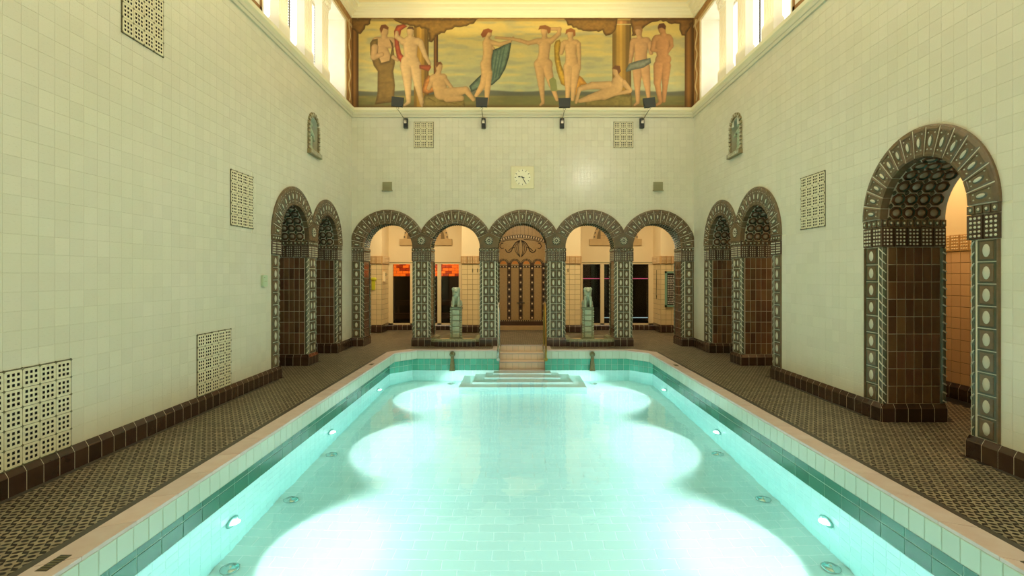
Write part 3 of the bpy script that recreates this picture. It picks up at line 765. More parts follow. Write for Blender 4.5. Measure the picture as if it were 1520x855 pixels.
# stairs: dry flight cut into the deck, then wider treads under water
ys = [SYB, 12.78, 12.44, PYF]; zs = [0, -.155, -.31, -.47]
for k in range(3):
    mb = MB(); w = (SX1-SX0)/7
    mb.box((SX0, ys[k]-.02, zs[k+1]), (SX1, ys[k], zs[k]-.02), 'rim_grout')
    for i in range(7): mb.tile(SX0+w*i+.002, SX0+w*(i+1)-.002, zs[k+1]+.002, zs[k]-.022, ys[k]-.02, .005, .003, 'step_tile')
    mb.box((SX0, ys[k+1]-.01, zs[k+1]-.03), (SX1, ys[k]-.015, zs[k+1]), 'step_tile')
    mb.box((SX0, ys[k]-.035, zs[k]-.022), (SX1, ys[k]+.02, zs[k]+.004), 'coping_stone')
    put('step', mb, pool)
for x, s in ((SX0, -1), (SX1, 1)):
    mb = MB(); mb.box((min(x, x+s*.02), PYF, -.6), (max(x, x+s*.02), SYB, .006), 'rim_tile')
    mb.box((min(x, x+s*.16), PYF+.2, -.02), (max(x, x+s*.16), SYB, .012), 'coping_stone'); put('stair_cheek', mb, pool)
for k in range(4):
    e = (.12, .30, .54, .80)[k]; z = WZ-.02-.17*k-.06; yf = PYF-.30*(k+1)
    mb = MB(); mb.box((SX0-e, yf, PD), (SX1+e, PYF+.0, z), 'pool_tile'); mb.box((SX0-e-.01, yf-.012, z-.03), (SX1+e+.01, yf+.05, z+.006), 'step_nosing'); put('underwater_step', mb, pool)
# water body
wm = MB(); Q = outline(WL-.02, WR+.02, PYN-.02, PYF+.02)
Q = Q[:4]+[(SX1+.01, PYF+.02), (SX1+.01, 12.46), (SX0-.01, 12.46), (SX0-.01, PYF+.02)]+Q[6:]
n = len(Q)
wm.poly([(x, y, PD-.05) for x, y in Q]+[(x, y, WZ) for x, y in Q], [tuple(range(n, 2*n)), tuple(range(n))[::-1]]+[(i, (i+1) % n, n+(i+1) % n, n+i) for i in range(n)], 'water')
water = put('pool_water', wm); water['kind'] = 'stuff'; water['label'] = 'clear turquoise water filling the tiled pool'; water['category'] = 'water'
# lamps in the side walls
ords = {2.4: 'closest to the near end', 5.15: 'second from the near end', 7.9: 'third from the near end', 10.65: 'closest to the steps'}
for s_ in (-1, 1):
    for y_ in (2.4, 5.15, 7.9, 10.65):
        x = WL if s_ < 0 else WR
        t = thing('underwater_lamp', f'round white lamp in the {"left" if s_ < 0 else "right"} pool wall, {ords[y_]}', 'lamp', (x-s_*.008, y_, -1.0), -s_*PI/2, 'underwater lamps')
        a = MB(); a.lathe([(.105, 0), (.105, .012), (.09, .02), (.078, .02), (.075, .012)], 'lamp_ring', 20); ob = put('rim', a, t, rot=(PI/2, 0, 0))
        b = MB(); b.dome(0, 0, .076, .076, -.012, .012, 'lamp_lens', 16); put('lens', b, ob)
for s_, sd in ((-1, 'left'), (1, 'right')):
    for y_, nm in ((4.85, 'nearest the bottom edge'), (6.17, 'midway between two lamps'), (7.55, 'beside the third lamp'), (11.85, 'at the foot of the end wall')):
        mb = MB(); mb.lathe([(.085, 0), (.085, .01), (.07, .022), (.03, .034), (.028, .05), (.0, .052)], 'chrome', 18)
        thing('floor_inlet', f'round metal inlet on the {sd} pool floor, {nm}', 'inlet', ((-2.63 if s_ < 0 else 2.92) if y_ < 11 else (-1.44 if s_ < 0 else 1.78), y_, PD+.006), 0, 'floor inlets', mb)
for x, y, lb in ((PXL-.11, 3.17, 'near the lower left of the pool'), (PXL-.11, 10.2, 'beside the far left end of the pool'), (PXR+.11, 3.10, 'near the lower right of the pool'), (PXR+.11, 10.1, 'beside the far right end of the pool')):
    mb = MB(); mb.box((-.035, -.09, .0), (.035, .09, .0135), 'border_dark')
    for k in range(6): mb.box((-.028, -.08+k*.028, .0135), (.028, -.068+k*.028, .0155), 'bronze')
    thing('overflow_grate', f'small dark slot grate in the stone coping {lb}', 'grate', (x, y, 0), 0, 'coping grates', mb)

# ------------------------------------------------------------------ spouts and rails
def spout(x, label):
    t = thing('water_spout', label, 'spout', (x, PYF-.02, 0), 0, 'bronze spouts at the far end')
    b = MB(); P = [(-.04, .0, -.12, .03), (.0, 0, -.2, .035), (0, 0, -.33, .05), (0, 0, -.46, .062)]
    pts = [(.028, -.115), (.034, -.2), (.05, -.34), (.064, -.47)]
    for (w0, z0), (w1, z1) in zip(pts, pts[1:]):
        v = [(-w0, -.05, z0), (w0, -.05, z0), (w0, 0, z0), (-w0, 0, z0), (-w1, -.08, z1), (w1, -.08, z1), (w1, 0, z1), (-w1, 0, z1)]
        b.poly(v, [(0, 4, 5, 1), (1, 5, 6, 2), (3, 7, 4, 0), (4, 7, 6, 5)], 'bronze')
    put('body', b, t)
    h = MB(); h.cyl((0, .0, -.075), (0, -.06, -.075), .064, .060, 'bronze', 18); h.dome(0, -.075, .045, .045, -.06, .02, 'bronze', 14); put('head', h, t)
spout(-1.435, 'bronze spout on the far pool wall below the left lion'); spout(1.785, 'mottled bronze spout on the far pool wall below the right lion')
def rail(x, m, label):
    t = thing('handrail', label, 'handrail', (x, PYF, 0))
    pts = []
    P0 = [Vector(p) for p in ((0, -.03, -.2), (0, -.07, .0), (0, .02, .45), (0, .18, .88), (0, .36, 1.06), (0, .6, 1.06), (0, .76, .9), (0, .80, .5), (0, .80, .0))]
    for i in range(len(P0)-1):
        p0, p1, p2, p3 = P0[max(i-1, 0)], P0[i], P0[i+1], P0[min(i+2, len(P0)-1)]
        for k in range(5):
            q = k/5; pts.append(.5*((2*p1)+(p2-p0)*q+(2*p0-5*p1+4*p2-p3)*q*q+(3*p1-p0-3*p2+p3)*q**3))
    pts.append(P0[-1]); b = MB(); b.tube(pts, .021, m); put('tube', b, t)
    f = MB(); f.cyl((0, -.008, -.2), (0, -.05, -.2), .045, .04, m, 16); f.cyl((0, .80, .0), (0, .80, .02), .045, .04, m, 16); put('flange', f, t)
rail(SX0-.02, 'chrome', 'pale steel handrail on the left of the pool steps'); rail(SX1+.02, 'brass', 'brass handrail on the right of the pool steps')

# ------------------------------------------------------------------ lion fountains
def lion_mesh():
    mb = MB(); m = 'lion_glaze'
    E = [((0, .09, .13), (.10, .10, .12)), ((0, .01, .24), (.095, .09, .13)), ((0, -.03, .33), (.10, .075, .11)), ((0, -.045, .40), (.098, .072, .095)), ((0, -.075, .425), (.06, .065, .062)),
         ((0, -.04, .455), (.08, .06, .055)), ((0, -.135, .405), (.036, .035, .03)), ((-.062, -.05, .495), (.02, .016, .02)), ((.062, -.05, .495), (.02, .016, .02)),
         ((-.095, .05, .09), (.045, .10, .09)), ((.095, .05, .09), (.045, .10, .09)), ((-.10, -.06, .028), (.034, .075, .028)), ((.10, -.06, .028), (.034, .075, .028)),
         ((-.066, -.15, .022), (.034, .05, .024)), ((.066, -.15, .022), (.034, .05, .024)), ((0, -.085, .33), (.085, .04, .07))]
    for s in (-1, 1):
        mb.ell((s*.024, -.128, .438), (.010, .010, .008), m, 8)
        for q in range(5): mb.ell((s*(.085-.008*q), -.07+.012*q, .46-.05*q), (.022, .025, .035), m, 8)
    for c, r in E: mb.ell(c, r, m)
    for s in (-1, 1): mb.cyl((s*.064, -.13, .02), (s*.064, -.085, .27), .028, .036, m)
    mb.tube([(0, .14, .05), (.08, .17, .04), (.13, .1, .04), (.13, .03, .05)], .016, m)
    return mb
def basin(cx, y0, y1, r):
    pts = []; hx = r
    for k in range(13):
        a = PI+PI*k/12; p = (cx+hx*max(-1, min(1, math.copysign(abs(math.cos(a))**.6, math.cos(a)))), y0+.30-.30*abs(math.sin(a))**.7); pts.append(p)
    return pts
for c, sd, lst in ((back_c[1], 'left', 'second'), (back_c[3], 'right', 'fourth')):
    t = thing('fountain_basin', f'low tiled fountain basin with a rounded front below the {sd} lion', 'fountain basin', (c, YB, 0), 0, 'fountain basins')
    P = []
    for k in range(17):
        a = PI*k/16; P.append((-.60*math.copysign(abs(math.cos(a))**.55, math.cos(a)), .10-.24*abs(math.sin(a))**.6))
    P = [(-.60, .95)]+P+[(.60, .95)]
    H = .17; inn = [(x*.80, (y-.4)*.74+.4) for x, y in P]
    mb = MB(); n = len(P)
    mb.poly([(x, y, 0) for x, y in P]+[(x, y, H) for x, y in P], [(i, (i+1) % n, n+(i+1) % n, n+i) for i in range(n)], 'pale_grout'); put('grout_bed', mb, t)
    # wall tiles and rim tiles along the front curve
    L = [0]; 
    for a, b in zip(P, P[1:]): L.append(L[-1]+math.dist(a, b))
    def at(pl, s):
        s = max(0, min(L[-1]-1e-6, s)); i = max(k for k in range(n) if L[k] <= s); i = min(i, n-2); f = (s-L[i])/(L[i+1]-L[i]+1e-9)
        return (pl[i][0]+(pl[i+1][0]-pl[i][0])*f, pl[i][1]+(pl[i+1][1]-pl[i][1])*f)
    nt_ = round(L[-1]/.10); dl = L[-1]/nt_
    for k in range(nt_):
        a, b = at(P, dl*k+.004), at(P, dl*(k+1)-.004); ia, ib = at(inn, dl*k+.004), at(inn, dl*(k+1)-.004)
        d = Vector((b[0]-a[0], b[1]-a[1])).normalized(); nx, ny_ = d.y, -d.x
        mb = MB(); o = .012
        mb.poly([(a[0], a[1], .005), (b[0], b[1], .005), (b[0], b[1], .118), (a[0], a[1], .118)]+[(p[0]+nx*o, p[1]+ny_*o, z) for p, z in ((a, .009), (b, .009), (b, .114), (a, .114))], [(4,5,6,7),(0,1,5,4),(1,2,6,5),(2,3,7,6),(3,0,4,7)], 'plinth_glaze'); put('wall_tile', mb, t)
        mb = MB()
        oa, ob_ = (a[0]+nx*.022, a[1]+ny_*.022), (b[0]+nx*.022, b[1]+ny_*.022)
        sec = [(oa, ob_, .125), (oa, ob_, .16), ((a[0], a[1]), (b[0], b[1]), H+.016), (ia, ib, H+.016), (ia, ib, H-.08)]
        for (p0, p1, z), (q0, q1, w) in zip(sec, sec[1:]): mb.face([(*p0, z), (*p1, z), (*q1, w), (*q0, w)], 'pedestal_glaze')
        put('rim_tile', mb, t)
    mb = MB(); mb.face([(x, y, H-.07) for x, y in inn], 'stone_tan'); put('basin_floor', mb, t)
    # pedestal
    p = thing('lion_pedestal', f'square green glazed pedestal with beaded edges under the {sd} lion', 'pedestal', (c+(-.02 if sd == 'left' else .0), YB+.44, H-.07), 0, 'lion pedestals')
    mb = MB(); w = .135; hh = .83
    mb.box((-w-.02, -w-.02, 0), (w+.02, w+.02, .07), 'pedestal_glaze'); put('foot', mb, p)
    for k in range(5):
        mb = MB(); z0, z1 = .074+k*.142, .07+(k+1)*.142-.002
        mb.box((-w, -w, z0), (w, w, z1), 'pedestal_glaze'); mb.tile(-w*.62, w*.62, z0+.006, z1-.006, -w, .008, .008, 'lion_glaze'); put('shaft_block', mb, p)
    mb = MB()
    for k in range(11):
        for s in (-1, 1): mb.ell((s*(w-.004), -w+.004, .10+k*.063), (.02, .02, .025), 'bead_glaze', 8)
    put('bead_edge', mb, p)
    mb = MB(); mb.box((-w-.012, -w-.012, .07+5*.142), (w+.012, w+.012, hh), 'pedestal_glaze'); put('cap', mb, p)
    l = thing('lion_statue', f'seated green glazed lion on the {sd} fountain pedestal', 'statue', (c+(-.02 if sd == 'left' else .0), YB+.44, H-.07+hh), 0, 'lion statues')
    bd_ = put('body', lion_mesh(), l, scale=(1.05, 1.05, 1.0)); md = bd_.modifiers.new('blend', 'REMESH'); md.mode = 'VOXEL'; md.voxel_size = .009; md.use_smooth_shade = True
    sm = bd_.modifiers.new('soften', 'SMOOTH'); sm.factor = .5; sm.iterations = 3
    mb = MB(); mb.box((-.13, -.14, -.0), (.13, .15, .012), 'pedestal_glaze'); put('plinth', mb, l)

# ------------------------------------------------------------------ grilles, vents, clock, control box, niches
def grille(side, s0, s1, z0, z1, label):
    nc = round((s1-s0)/T); nr = round((z1-z0)/T); w = (s1-s0)/nc; h = (z1-z0)/nr; cw = toworld(side, (s0+s1)/2, 0, 0)
    t = thing('wall_grille', label, 'grille', (cw.x, cw.y, z0), FR[side][1], 'perforated wall grilles'); hw = (s1-s0)/2
    b = MB(); b.face([(-hw, -.001, 0), (hw, -.001, 0), (hw, -.001, z1-z0), (-hw, -.001, z1-z0)], 'dark_void'); put('backing', b, t)
    f = MB(); e = .008
    for q in ((-hw-e, hw+e, -e, 0), (-hw-e, hw+e, z1-z0, z1-z0+e), (-hw-e, -hw, 0, z1-z0), (hw, hw+e, 0, z1-z0)): f.box((q[0], -.012, q[2]), (q[1], 0, q[3]), 'grille_line')
    for i in range(nc+1):
        for j in range(nr+1):
            x, z = -hw+i*w, j*h; f.prism([(x-.013, z), (x, z-.013), (x+.013, z), (x, z+.013)], -.008, -.0175, 'grille_line')
    put('frame', f, t)
    p = MB(); g = .0025; X = w/2-g; Z = h/2-g; hs = [(-.5+k)*1.0 for k in (0, 1)]
    xs = [-X]; 
    for k in (-1, 0, 1): xs += [k*w*.27-w*.075, k*w*.27+w*.075]
    xs += [X]; zs_ = [-Z]
    for k in (-1, 0, 1): zs_ += [k*h*.27-h*.075, k*h*.27+h*.075]
    zs_ += [Z]
    for i in range(7):
        for j in range(7):
            if i % 2 and j % 2:
                x0, x1, a, c = xs[i], xs[i+1], zs_[j], zs_[j+1]
                for q in ([(x0, a), (x1, a)], [(x1, a), (x1, c)], [(x1, c), (x0, c)], [(x0, c), (x0, a)]):
                    p.face([(q[0][0], -.015, q[0][1]), (q[1][0], -.015, q[1][1]), (q[1][0], -.002, q[1][1]), (q[0][0], -.002, q[0][1])][::-1], 'dark_void')
                continue
            p.face([(xs[i], -.015, zs_[j]), (xs[i+1], -.015, zs_[j]), (xs[i+1], -.015, zs_[j+1]), (xs[i], -.015, zs_[j+1])], 'grille_tile')
    for q in ([(-X, -Z), (X, -Z)], [(X, -Z), (X, Z)], [(X, Z), (-X, Z)], [(-X, Z), (-X, -Z)]):
        p.face([(q[0][0], -.002, q[0][1]), (q[1][0], -.002, q[1][1]), (q[1][0], -.015, q[1][1]), (q[0][0], -.015, q[0][1])], 'grille_tile')
    me = p.mesh('perforated_tile')
    for i in range(nc):
        for j in range(nr): put('perforated_tile', me, t, (-hw+w*(i+.5), 0, h*(j+.5)))
L4 = ['perforated tile grille low on the left wall, cut by the left picture edge', 'perforated tile grille high on the left wall, cut by the top edge', 'perforated tile grille halfway up the left wall', 'perforated tile grille low on the left wall, directly above the baseboard under the mid-height grille']
for g_, lb in zip(GR['left'], L4): grille('left', *g_, lb)
grille('right', *GR['right'][0], 'perforated tile grille on the right wall beside the single arch')
grille('back', *GR['back'][0], 'perforated tile grille left of the clock high on end wall'); grille('back', *GR['back'][1], 'perforated tile grille right of the clock high on end wall')
for x, sd in ((-3.12, 'left'), (3.51, 'right')):
    t = thing('air_vent', f'small grey-green vent plate above the {sd}most end wall arch' if False else f'small grey-green vent above the {"first" if sd == "left" else "last"} arch of the end wall', 'vent', (x, YB-.007, 3.92), 0, 'small vents')
    mb = MB(); mb.box((-.115, -.02, -.09), (.115, 0, .105), 'vent_paint'); put('frame', mb, t)
    mb = MB()
    for k in range(7): mb.box((-.1, -.026, -.075+k*.024), (.1, -.018, -.063+k*.024), 'vent_paint')
    put('slat', mb, t)
    mb = MB(); mb.box((-.125, -.05, -.115), (.125, 0, -.095), 'vent_paint'); put('sill', mb, t)
t = thing('wall_clock', 'square cream wall clock with black hands showing 9:25', 'clock', (.19, YB-.004, 4.135))
mb = MB(); mb.tile(-.285, .285, -.275, .275, 0, .018, .008, 'clock_plate'); put('plate', mb, t)
mb = MB(); mb.cyl((0, -.018, 0), (0, -.023, 0), .20, .20, 'clock_face', 40); dial = put('dial', mb, t)
mb = MB()
mb.box((-.007, -.026, .155), (.007, -.023, .19), 'clock_mark'); me = mb.mesh('hour_mark')
for k in range(12): put('hour_mark', me, dial, rot=(0, PI*k/6, 0))
pass
def hand(nm, deg, ln, w, tail, blob=False):
    mb = MB(); mb.box((-w, -.034, -tail), (w, -.029, ln), 'black_metal')
    if blob: mb.dome(0, ln-.015, .02, .02, -.029, .006, 'black_metal', 10)
    put(nm, mb, t, rot=(0, math.radians(deg), 0))
hand('hour_hand', 282, .10, .007, .05, True); hand('minute_hand', 152, .165, .007, .04)
mb = MB(); mb.cyl((0, -.023, 0), (0, -.038, 0), .012, .012, 'black_metal', 12); put('hub', mb, t)
w_ = toworld('left', 8.33, 0, 0)
t = thing('control_box', 'small pale green rounded control box on the left wall beside the twin arches', 'control box', (w_.x, w_.y, 1.655), PI/2)
mb = MB(); pts = []
for cx_, cz_, a0 in ((.05, .065, 0), (-.05, .065, 90), (-.05, -.065, 180), (.05, -.065, 270)):
    for k in range(5): a = math.radians(a0+k*22.5); pts.append((cx_+.025*math.cos(a), cz_+.025*math.sin(a)))
mb.prism(pts, -.006, -.045, 'control_box'); put('housing', mb, t)
mb = MB(); mb.dome(-.03, .055, .008, .008, -.045, .006, 'clock_mark', 8); mb.box((-.03, -.047, -.01), (.04, -.045, -.004), 'vent_paint'); put('button', mb, t)
for side, s in (('left', NZ[1]), ('right', -NZ[1])):
    cw = toworld(side, s, 0, 0)
    t = thing('figure_niche', f'small arched niche with a pale figure above the twin arches on the {side} wall', 'niche', (cw.x, cw.y, NZ[0]), FR[side][1], 'figure niches')
    zc = 4.66-NZ[0]; ri_, ro_ = .21, .30
    bk = MB(); pts = [(-.24, .05), (.24, .05)]+[(.24*math.cos(a), zc+.24*math.sin(a)) for a in np.linspace(0, PI, 13)]
    bk.prism(pts, .16, .155, 'niche_inside'); 
    for (x0, z0), (x1, z1) in zip(pts[1:], pts[2:]): bk.face([(x0, 0, z0), (x1, 0, z1), (x1, .16, z1), (x0, .16, z0)], 'niche_inside')
    bk.face([(-.24, 0, .05), (-.24, .16, .05), (-.24, .16, zc), (-.24, 0, zc)], 'niche_inside'); bk.face([(-.24, 0, .05), (.24, 0, .05), (.24, .16, .05), (-.24, .16, .05)], 'niche_inside'); put('recess', bk, t)
    fr = MB(); path = [(-1, .08)]+[(-1, z) for z in np.linspace(.08, zc, 7)[1:]]
    st = []
    for z in np.linspace(.1, zc, 7)[:-1]:
        st += [('s', -1, z), ('s', 1, z)]
    fr_mesh = MB(); q = (zc-.1)/6
    fr_mesh.tile(-.045, .045, -q/2+.003, q/2-.003, 0, .03, .006, 'niche_glaze'); fr_mesh.prism([(-.03, -q*.32), (.03, -q*.32), (0, q*.34)], -.03, -.038, 'pale_glaze'); mf = fr_mesh.mesh('frame_tile')
    for j in range(6):
        for s2 in (-1, 1): put('frame_tile', mf, t, (s2*.255, -.004, .1+q*(j+.5)))
    for j in range(9):
        a = PI*(j+.5)/9; put('frame_tile', mf, t, (.255*math.cos(a), -.004, zc+.255*math.sin(a)), (0, -(a), 0), (1, 1, .95))
    si_ = MB(); si_.box((-.31, -.07, 0), (.31, .0, .09), 'niche_glaze')
    for k in range(8): si_.box((-.28+k*.073, -.085, .012), (-.245+k*.073, -.069, .075), 'pale_glaze')
    put('sill', si_, t)
    fg = MB(); m = 'figure_glaze'
    for c_, r_ in (((0, .06, .62), (.042, .045, .055)), ((0, .07, .50), (.075, .05, .075)), ((0, .07, .40), (.055, .045, .10)), ((0, .07, .26), (.075, .055, .18)), ((0, .06, .13), (.085, .06, .07))): fg.ell(c_, r_, m)
    fg.tube([(-.07, .06, .53), (-.11, .03, .45), (-.04, .0, .40)], .022, m); fg.tube([(.07, .06, .53), (.115, .04, .42), (.10, .02, .32)], .022, m); fg.cyl((0, .065, .55), (0, .06, .6), .022, .022, m)
    fo = put('figure', fg, t); md = fo.modifiers.new('blend', 'REMESH'); md.mode = 'VOXEL'; md.voxel_size = .011; md.use_smooth_shade = True

# ------------------------------------------------------------------ ledge, clerestory, crown, ceiling, mural
ZM0, ZM1 = 5.84, 8.04
def molding(name, prof, y0, x0, x1, yb):
    """closed run along left, back and right walls; prof = list of (projection, z)"""
    mb = MB(); m = prof[0][2]
    for (p0, z0, _), (p1, z1, mm) in zip(prof, prof[1:]):
        a = [(x0+p0, y0, z0), (x0+p0, yb-p0, z0), (x1-p0, yb-p0, z0), (x1-p0, y0, z0)]; b = [(x0+p1, y0, z1), (x0+p1, yb-p1, z1), (x1-p1, yb-p1, z1), (x1-p1, y0, z1)]
        for i in range(3): mb.face([a[i], b[i], b[i+1], a[i+1]], mm)
    return struct(name, mb)
G, W_ = 'ledge_green', 'cornice_paint'
molding('trim_1', [(.0, 5.605, G), (.03, 5.61, G), (.035, 5.66, G), (.05, 5.67, G), (.06, 5.72, G), (.055, 5.725, W_), (.085, 5.76, W_), (.09, 5.80, W_), (.09, 5.825, W_), (.0, 5.83, W_), (-.62, 5.83, W_)], YN, XL, XR, YB)
molding('trim_2', [(.0, 8.03, W_), (.03, 8.04, W_), (.04, 8.09, W_), (.07, 8.10, W_), (.09, 8.14, W_), (.13, 8.16, W_), (.14, 8.20, W_), (.20, 8.22, W_), (.21, 8.28, W_), (.26, 8.30, W_)], YN, XL, XR, YB)
mb = MB(); mb.box((XL-.7, YN-.2, 8.30), (XR+.7, YB+.6, 8.4), 'ceiling_paint'); struct('ceiling', mb)
mb = MB(); mb.box((XL-.7, YB, ZM0-.3), (XR+.7, YB+.3, 8.3), 'plaster_warm'); struct('wall_back_upper', mb)
WG = [(8.37, 12.35), (2.9, 6.9)]
cols_ = [9.14, 10.24, 11.15]
for side, tag_ in (('left', 'left'), ('right', 'right')):
    sg = 1 if side == 'left' else -1; dd = .62
    holes = [('rect', min(sg*a, sg*b), max(sg*a, sg*b), 5.83, 7.74) for a, b in WG]
    S0, S1 = (YN, YB) if side == 'left' else (-YB, -YN)
    struct(f'wall_{side}_upper', wall_mb(S0, S1, 5.82, 8.32, dd, holes, 'column_stone'), side)
    nw = 0
    for (a, b) in WG:
        nw += 1; s0, s1 = min(sg*a, sg*b), max(sg*a, sg*b)
        wn = struct(f'window_{nw if side == "left" else nw+2}', (lambda m_: (m_.box((s0-.02, .44, 5.8), (s1+.02, .47, 5.87), 'column_stone'), m_.box((s0-.02, .44, 7.70), (s1+.02, .47, 7.76), 'column_stone'), m_)[2])(MB()), side)
        npn = 6; pwid = (s1-s0)/npn
        for i in range(npn):
            for j in range(3):
                p = MB(); z0, z1 = 5.87+j*.61, 5.87+(j+1)*.61-.012; p.box((s0+pwid*i+.012, .455, z0), (s0+pwid*(i+1)-.012, .46, z1), 'pane_lit'); put('pane', p, wn)
            ld = MB()
            for k in range(34):
                z = 5.88+k*.054; x = s0+pwid*i; ld.prism([(x-.05, z), (x-.01, z-.012), (x+.03, z+.02), (x-.005, z+.04)], .452, .44, 'lead_strip')
            ld.box((s0+pwid*i-.012, .44, 5.87), (s0+pwid*i+.012, .465, 7.72), 'lead_strip'); put('leading', ld, wn)
        for n_, yc in enumerate(cols_ if nw == 1 else [3.67, 4.7, 5.7]):
            od = ['nearest', 'middle', 'farthest'][n_]; cw = toworld(side, sg*yc, .095, 5.83)
            t = thing('window_column', f'white square column in the {side} high window row, {od} of three in view' if nw == 1 else f'white square column of the nearer {side} high window row, {od} of three', 'column', cw, FR[side][1], f'window columns, {side} side')
            m1 = MB(); m1.box((-.225, -.09, 0), (.225, .09, .30), 'column_stone'); m1.box((-.205, -.08, .30), (.205, .08, .33), 'column_stone'); put('plinth', m1, t)
            m2 = MB(); m2.box((-.185, -.07, .33), (.185, .08, 1.56), 'column_stone')
            for k in range(4): m2.box((-.15+k*.085, -.078, .38), (-.105+k*.085, -.069, 1.5), 'column_stone')
            put('shaft', m2, t)
            m3 = MB()
            for k, (w2, z2) in enumerate(((.19, 1.56), (.21, 1.62), (.235, 1.70), (.26, 1.78))): m3.box((-w2, -.075-.012*k, z2), (w2, .08, z2+(.062 if k == 0 else .08)), 'column_stone')
            for k in range(5): m3.ell((-.18+k*.09, -.10, 1.68), (.035, .025, .05), 'column_stone', 8)
            m3.box((-.27, -.09, 1.86), (.27, .09, 1.91), 'column_stone')
            put('capital', m3, t)
    # painted brown frames on the wall strips round the windows
    pf = MB()
    for a, b in ((12.47, 12.86), (7.0, 8.30)):
        s0, s1 = min(sg*a, sg*b), max(sg*a, sg*b)
        if b-a > 1:
            for q in ((s0, s0+.07, 5.9, 7.95), (s1-.07, s1, 5.9, 7.95), (s0, s1, 5.9, 5.97)): pf.box((q[0], -.006, q[2]), (q[1], 0, q[3]), 'painted_brown')
        else:
            pf.box((s0, -.006, 5.86), (s1, 0, 8.02), 'painted_brown'); pf.tube([((s0+s1)/2+.06*math.sin(k*.9), -.012, 5.95+k*.07) for k in range(29)], .02, 'stone_tan', 6)
    pf.box((S0, -.008, 7.86), (S1, 0, 8.02), 'painted_brown'); pf.box((S0, -.014, 7.80), (S1, 0, 7.86), 'stone_tan')
    loc, r = FR[side]; o = put(f'trim_{3 if side == "left" else 4}', pf, None, loc, (0, 0, r)); o['kind'] = 'structure'
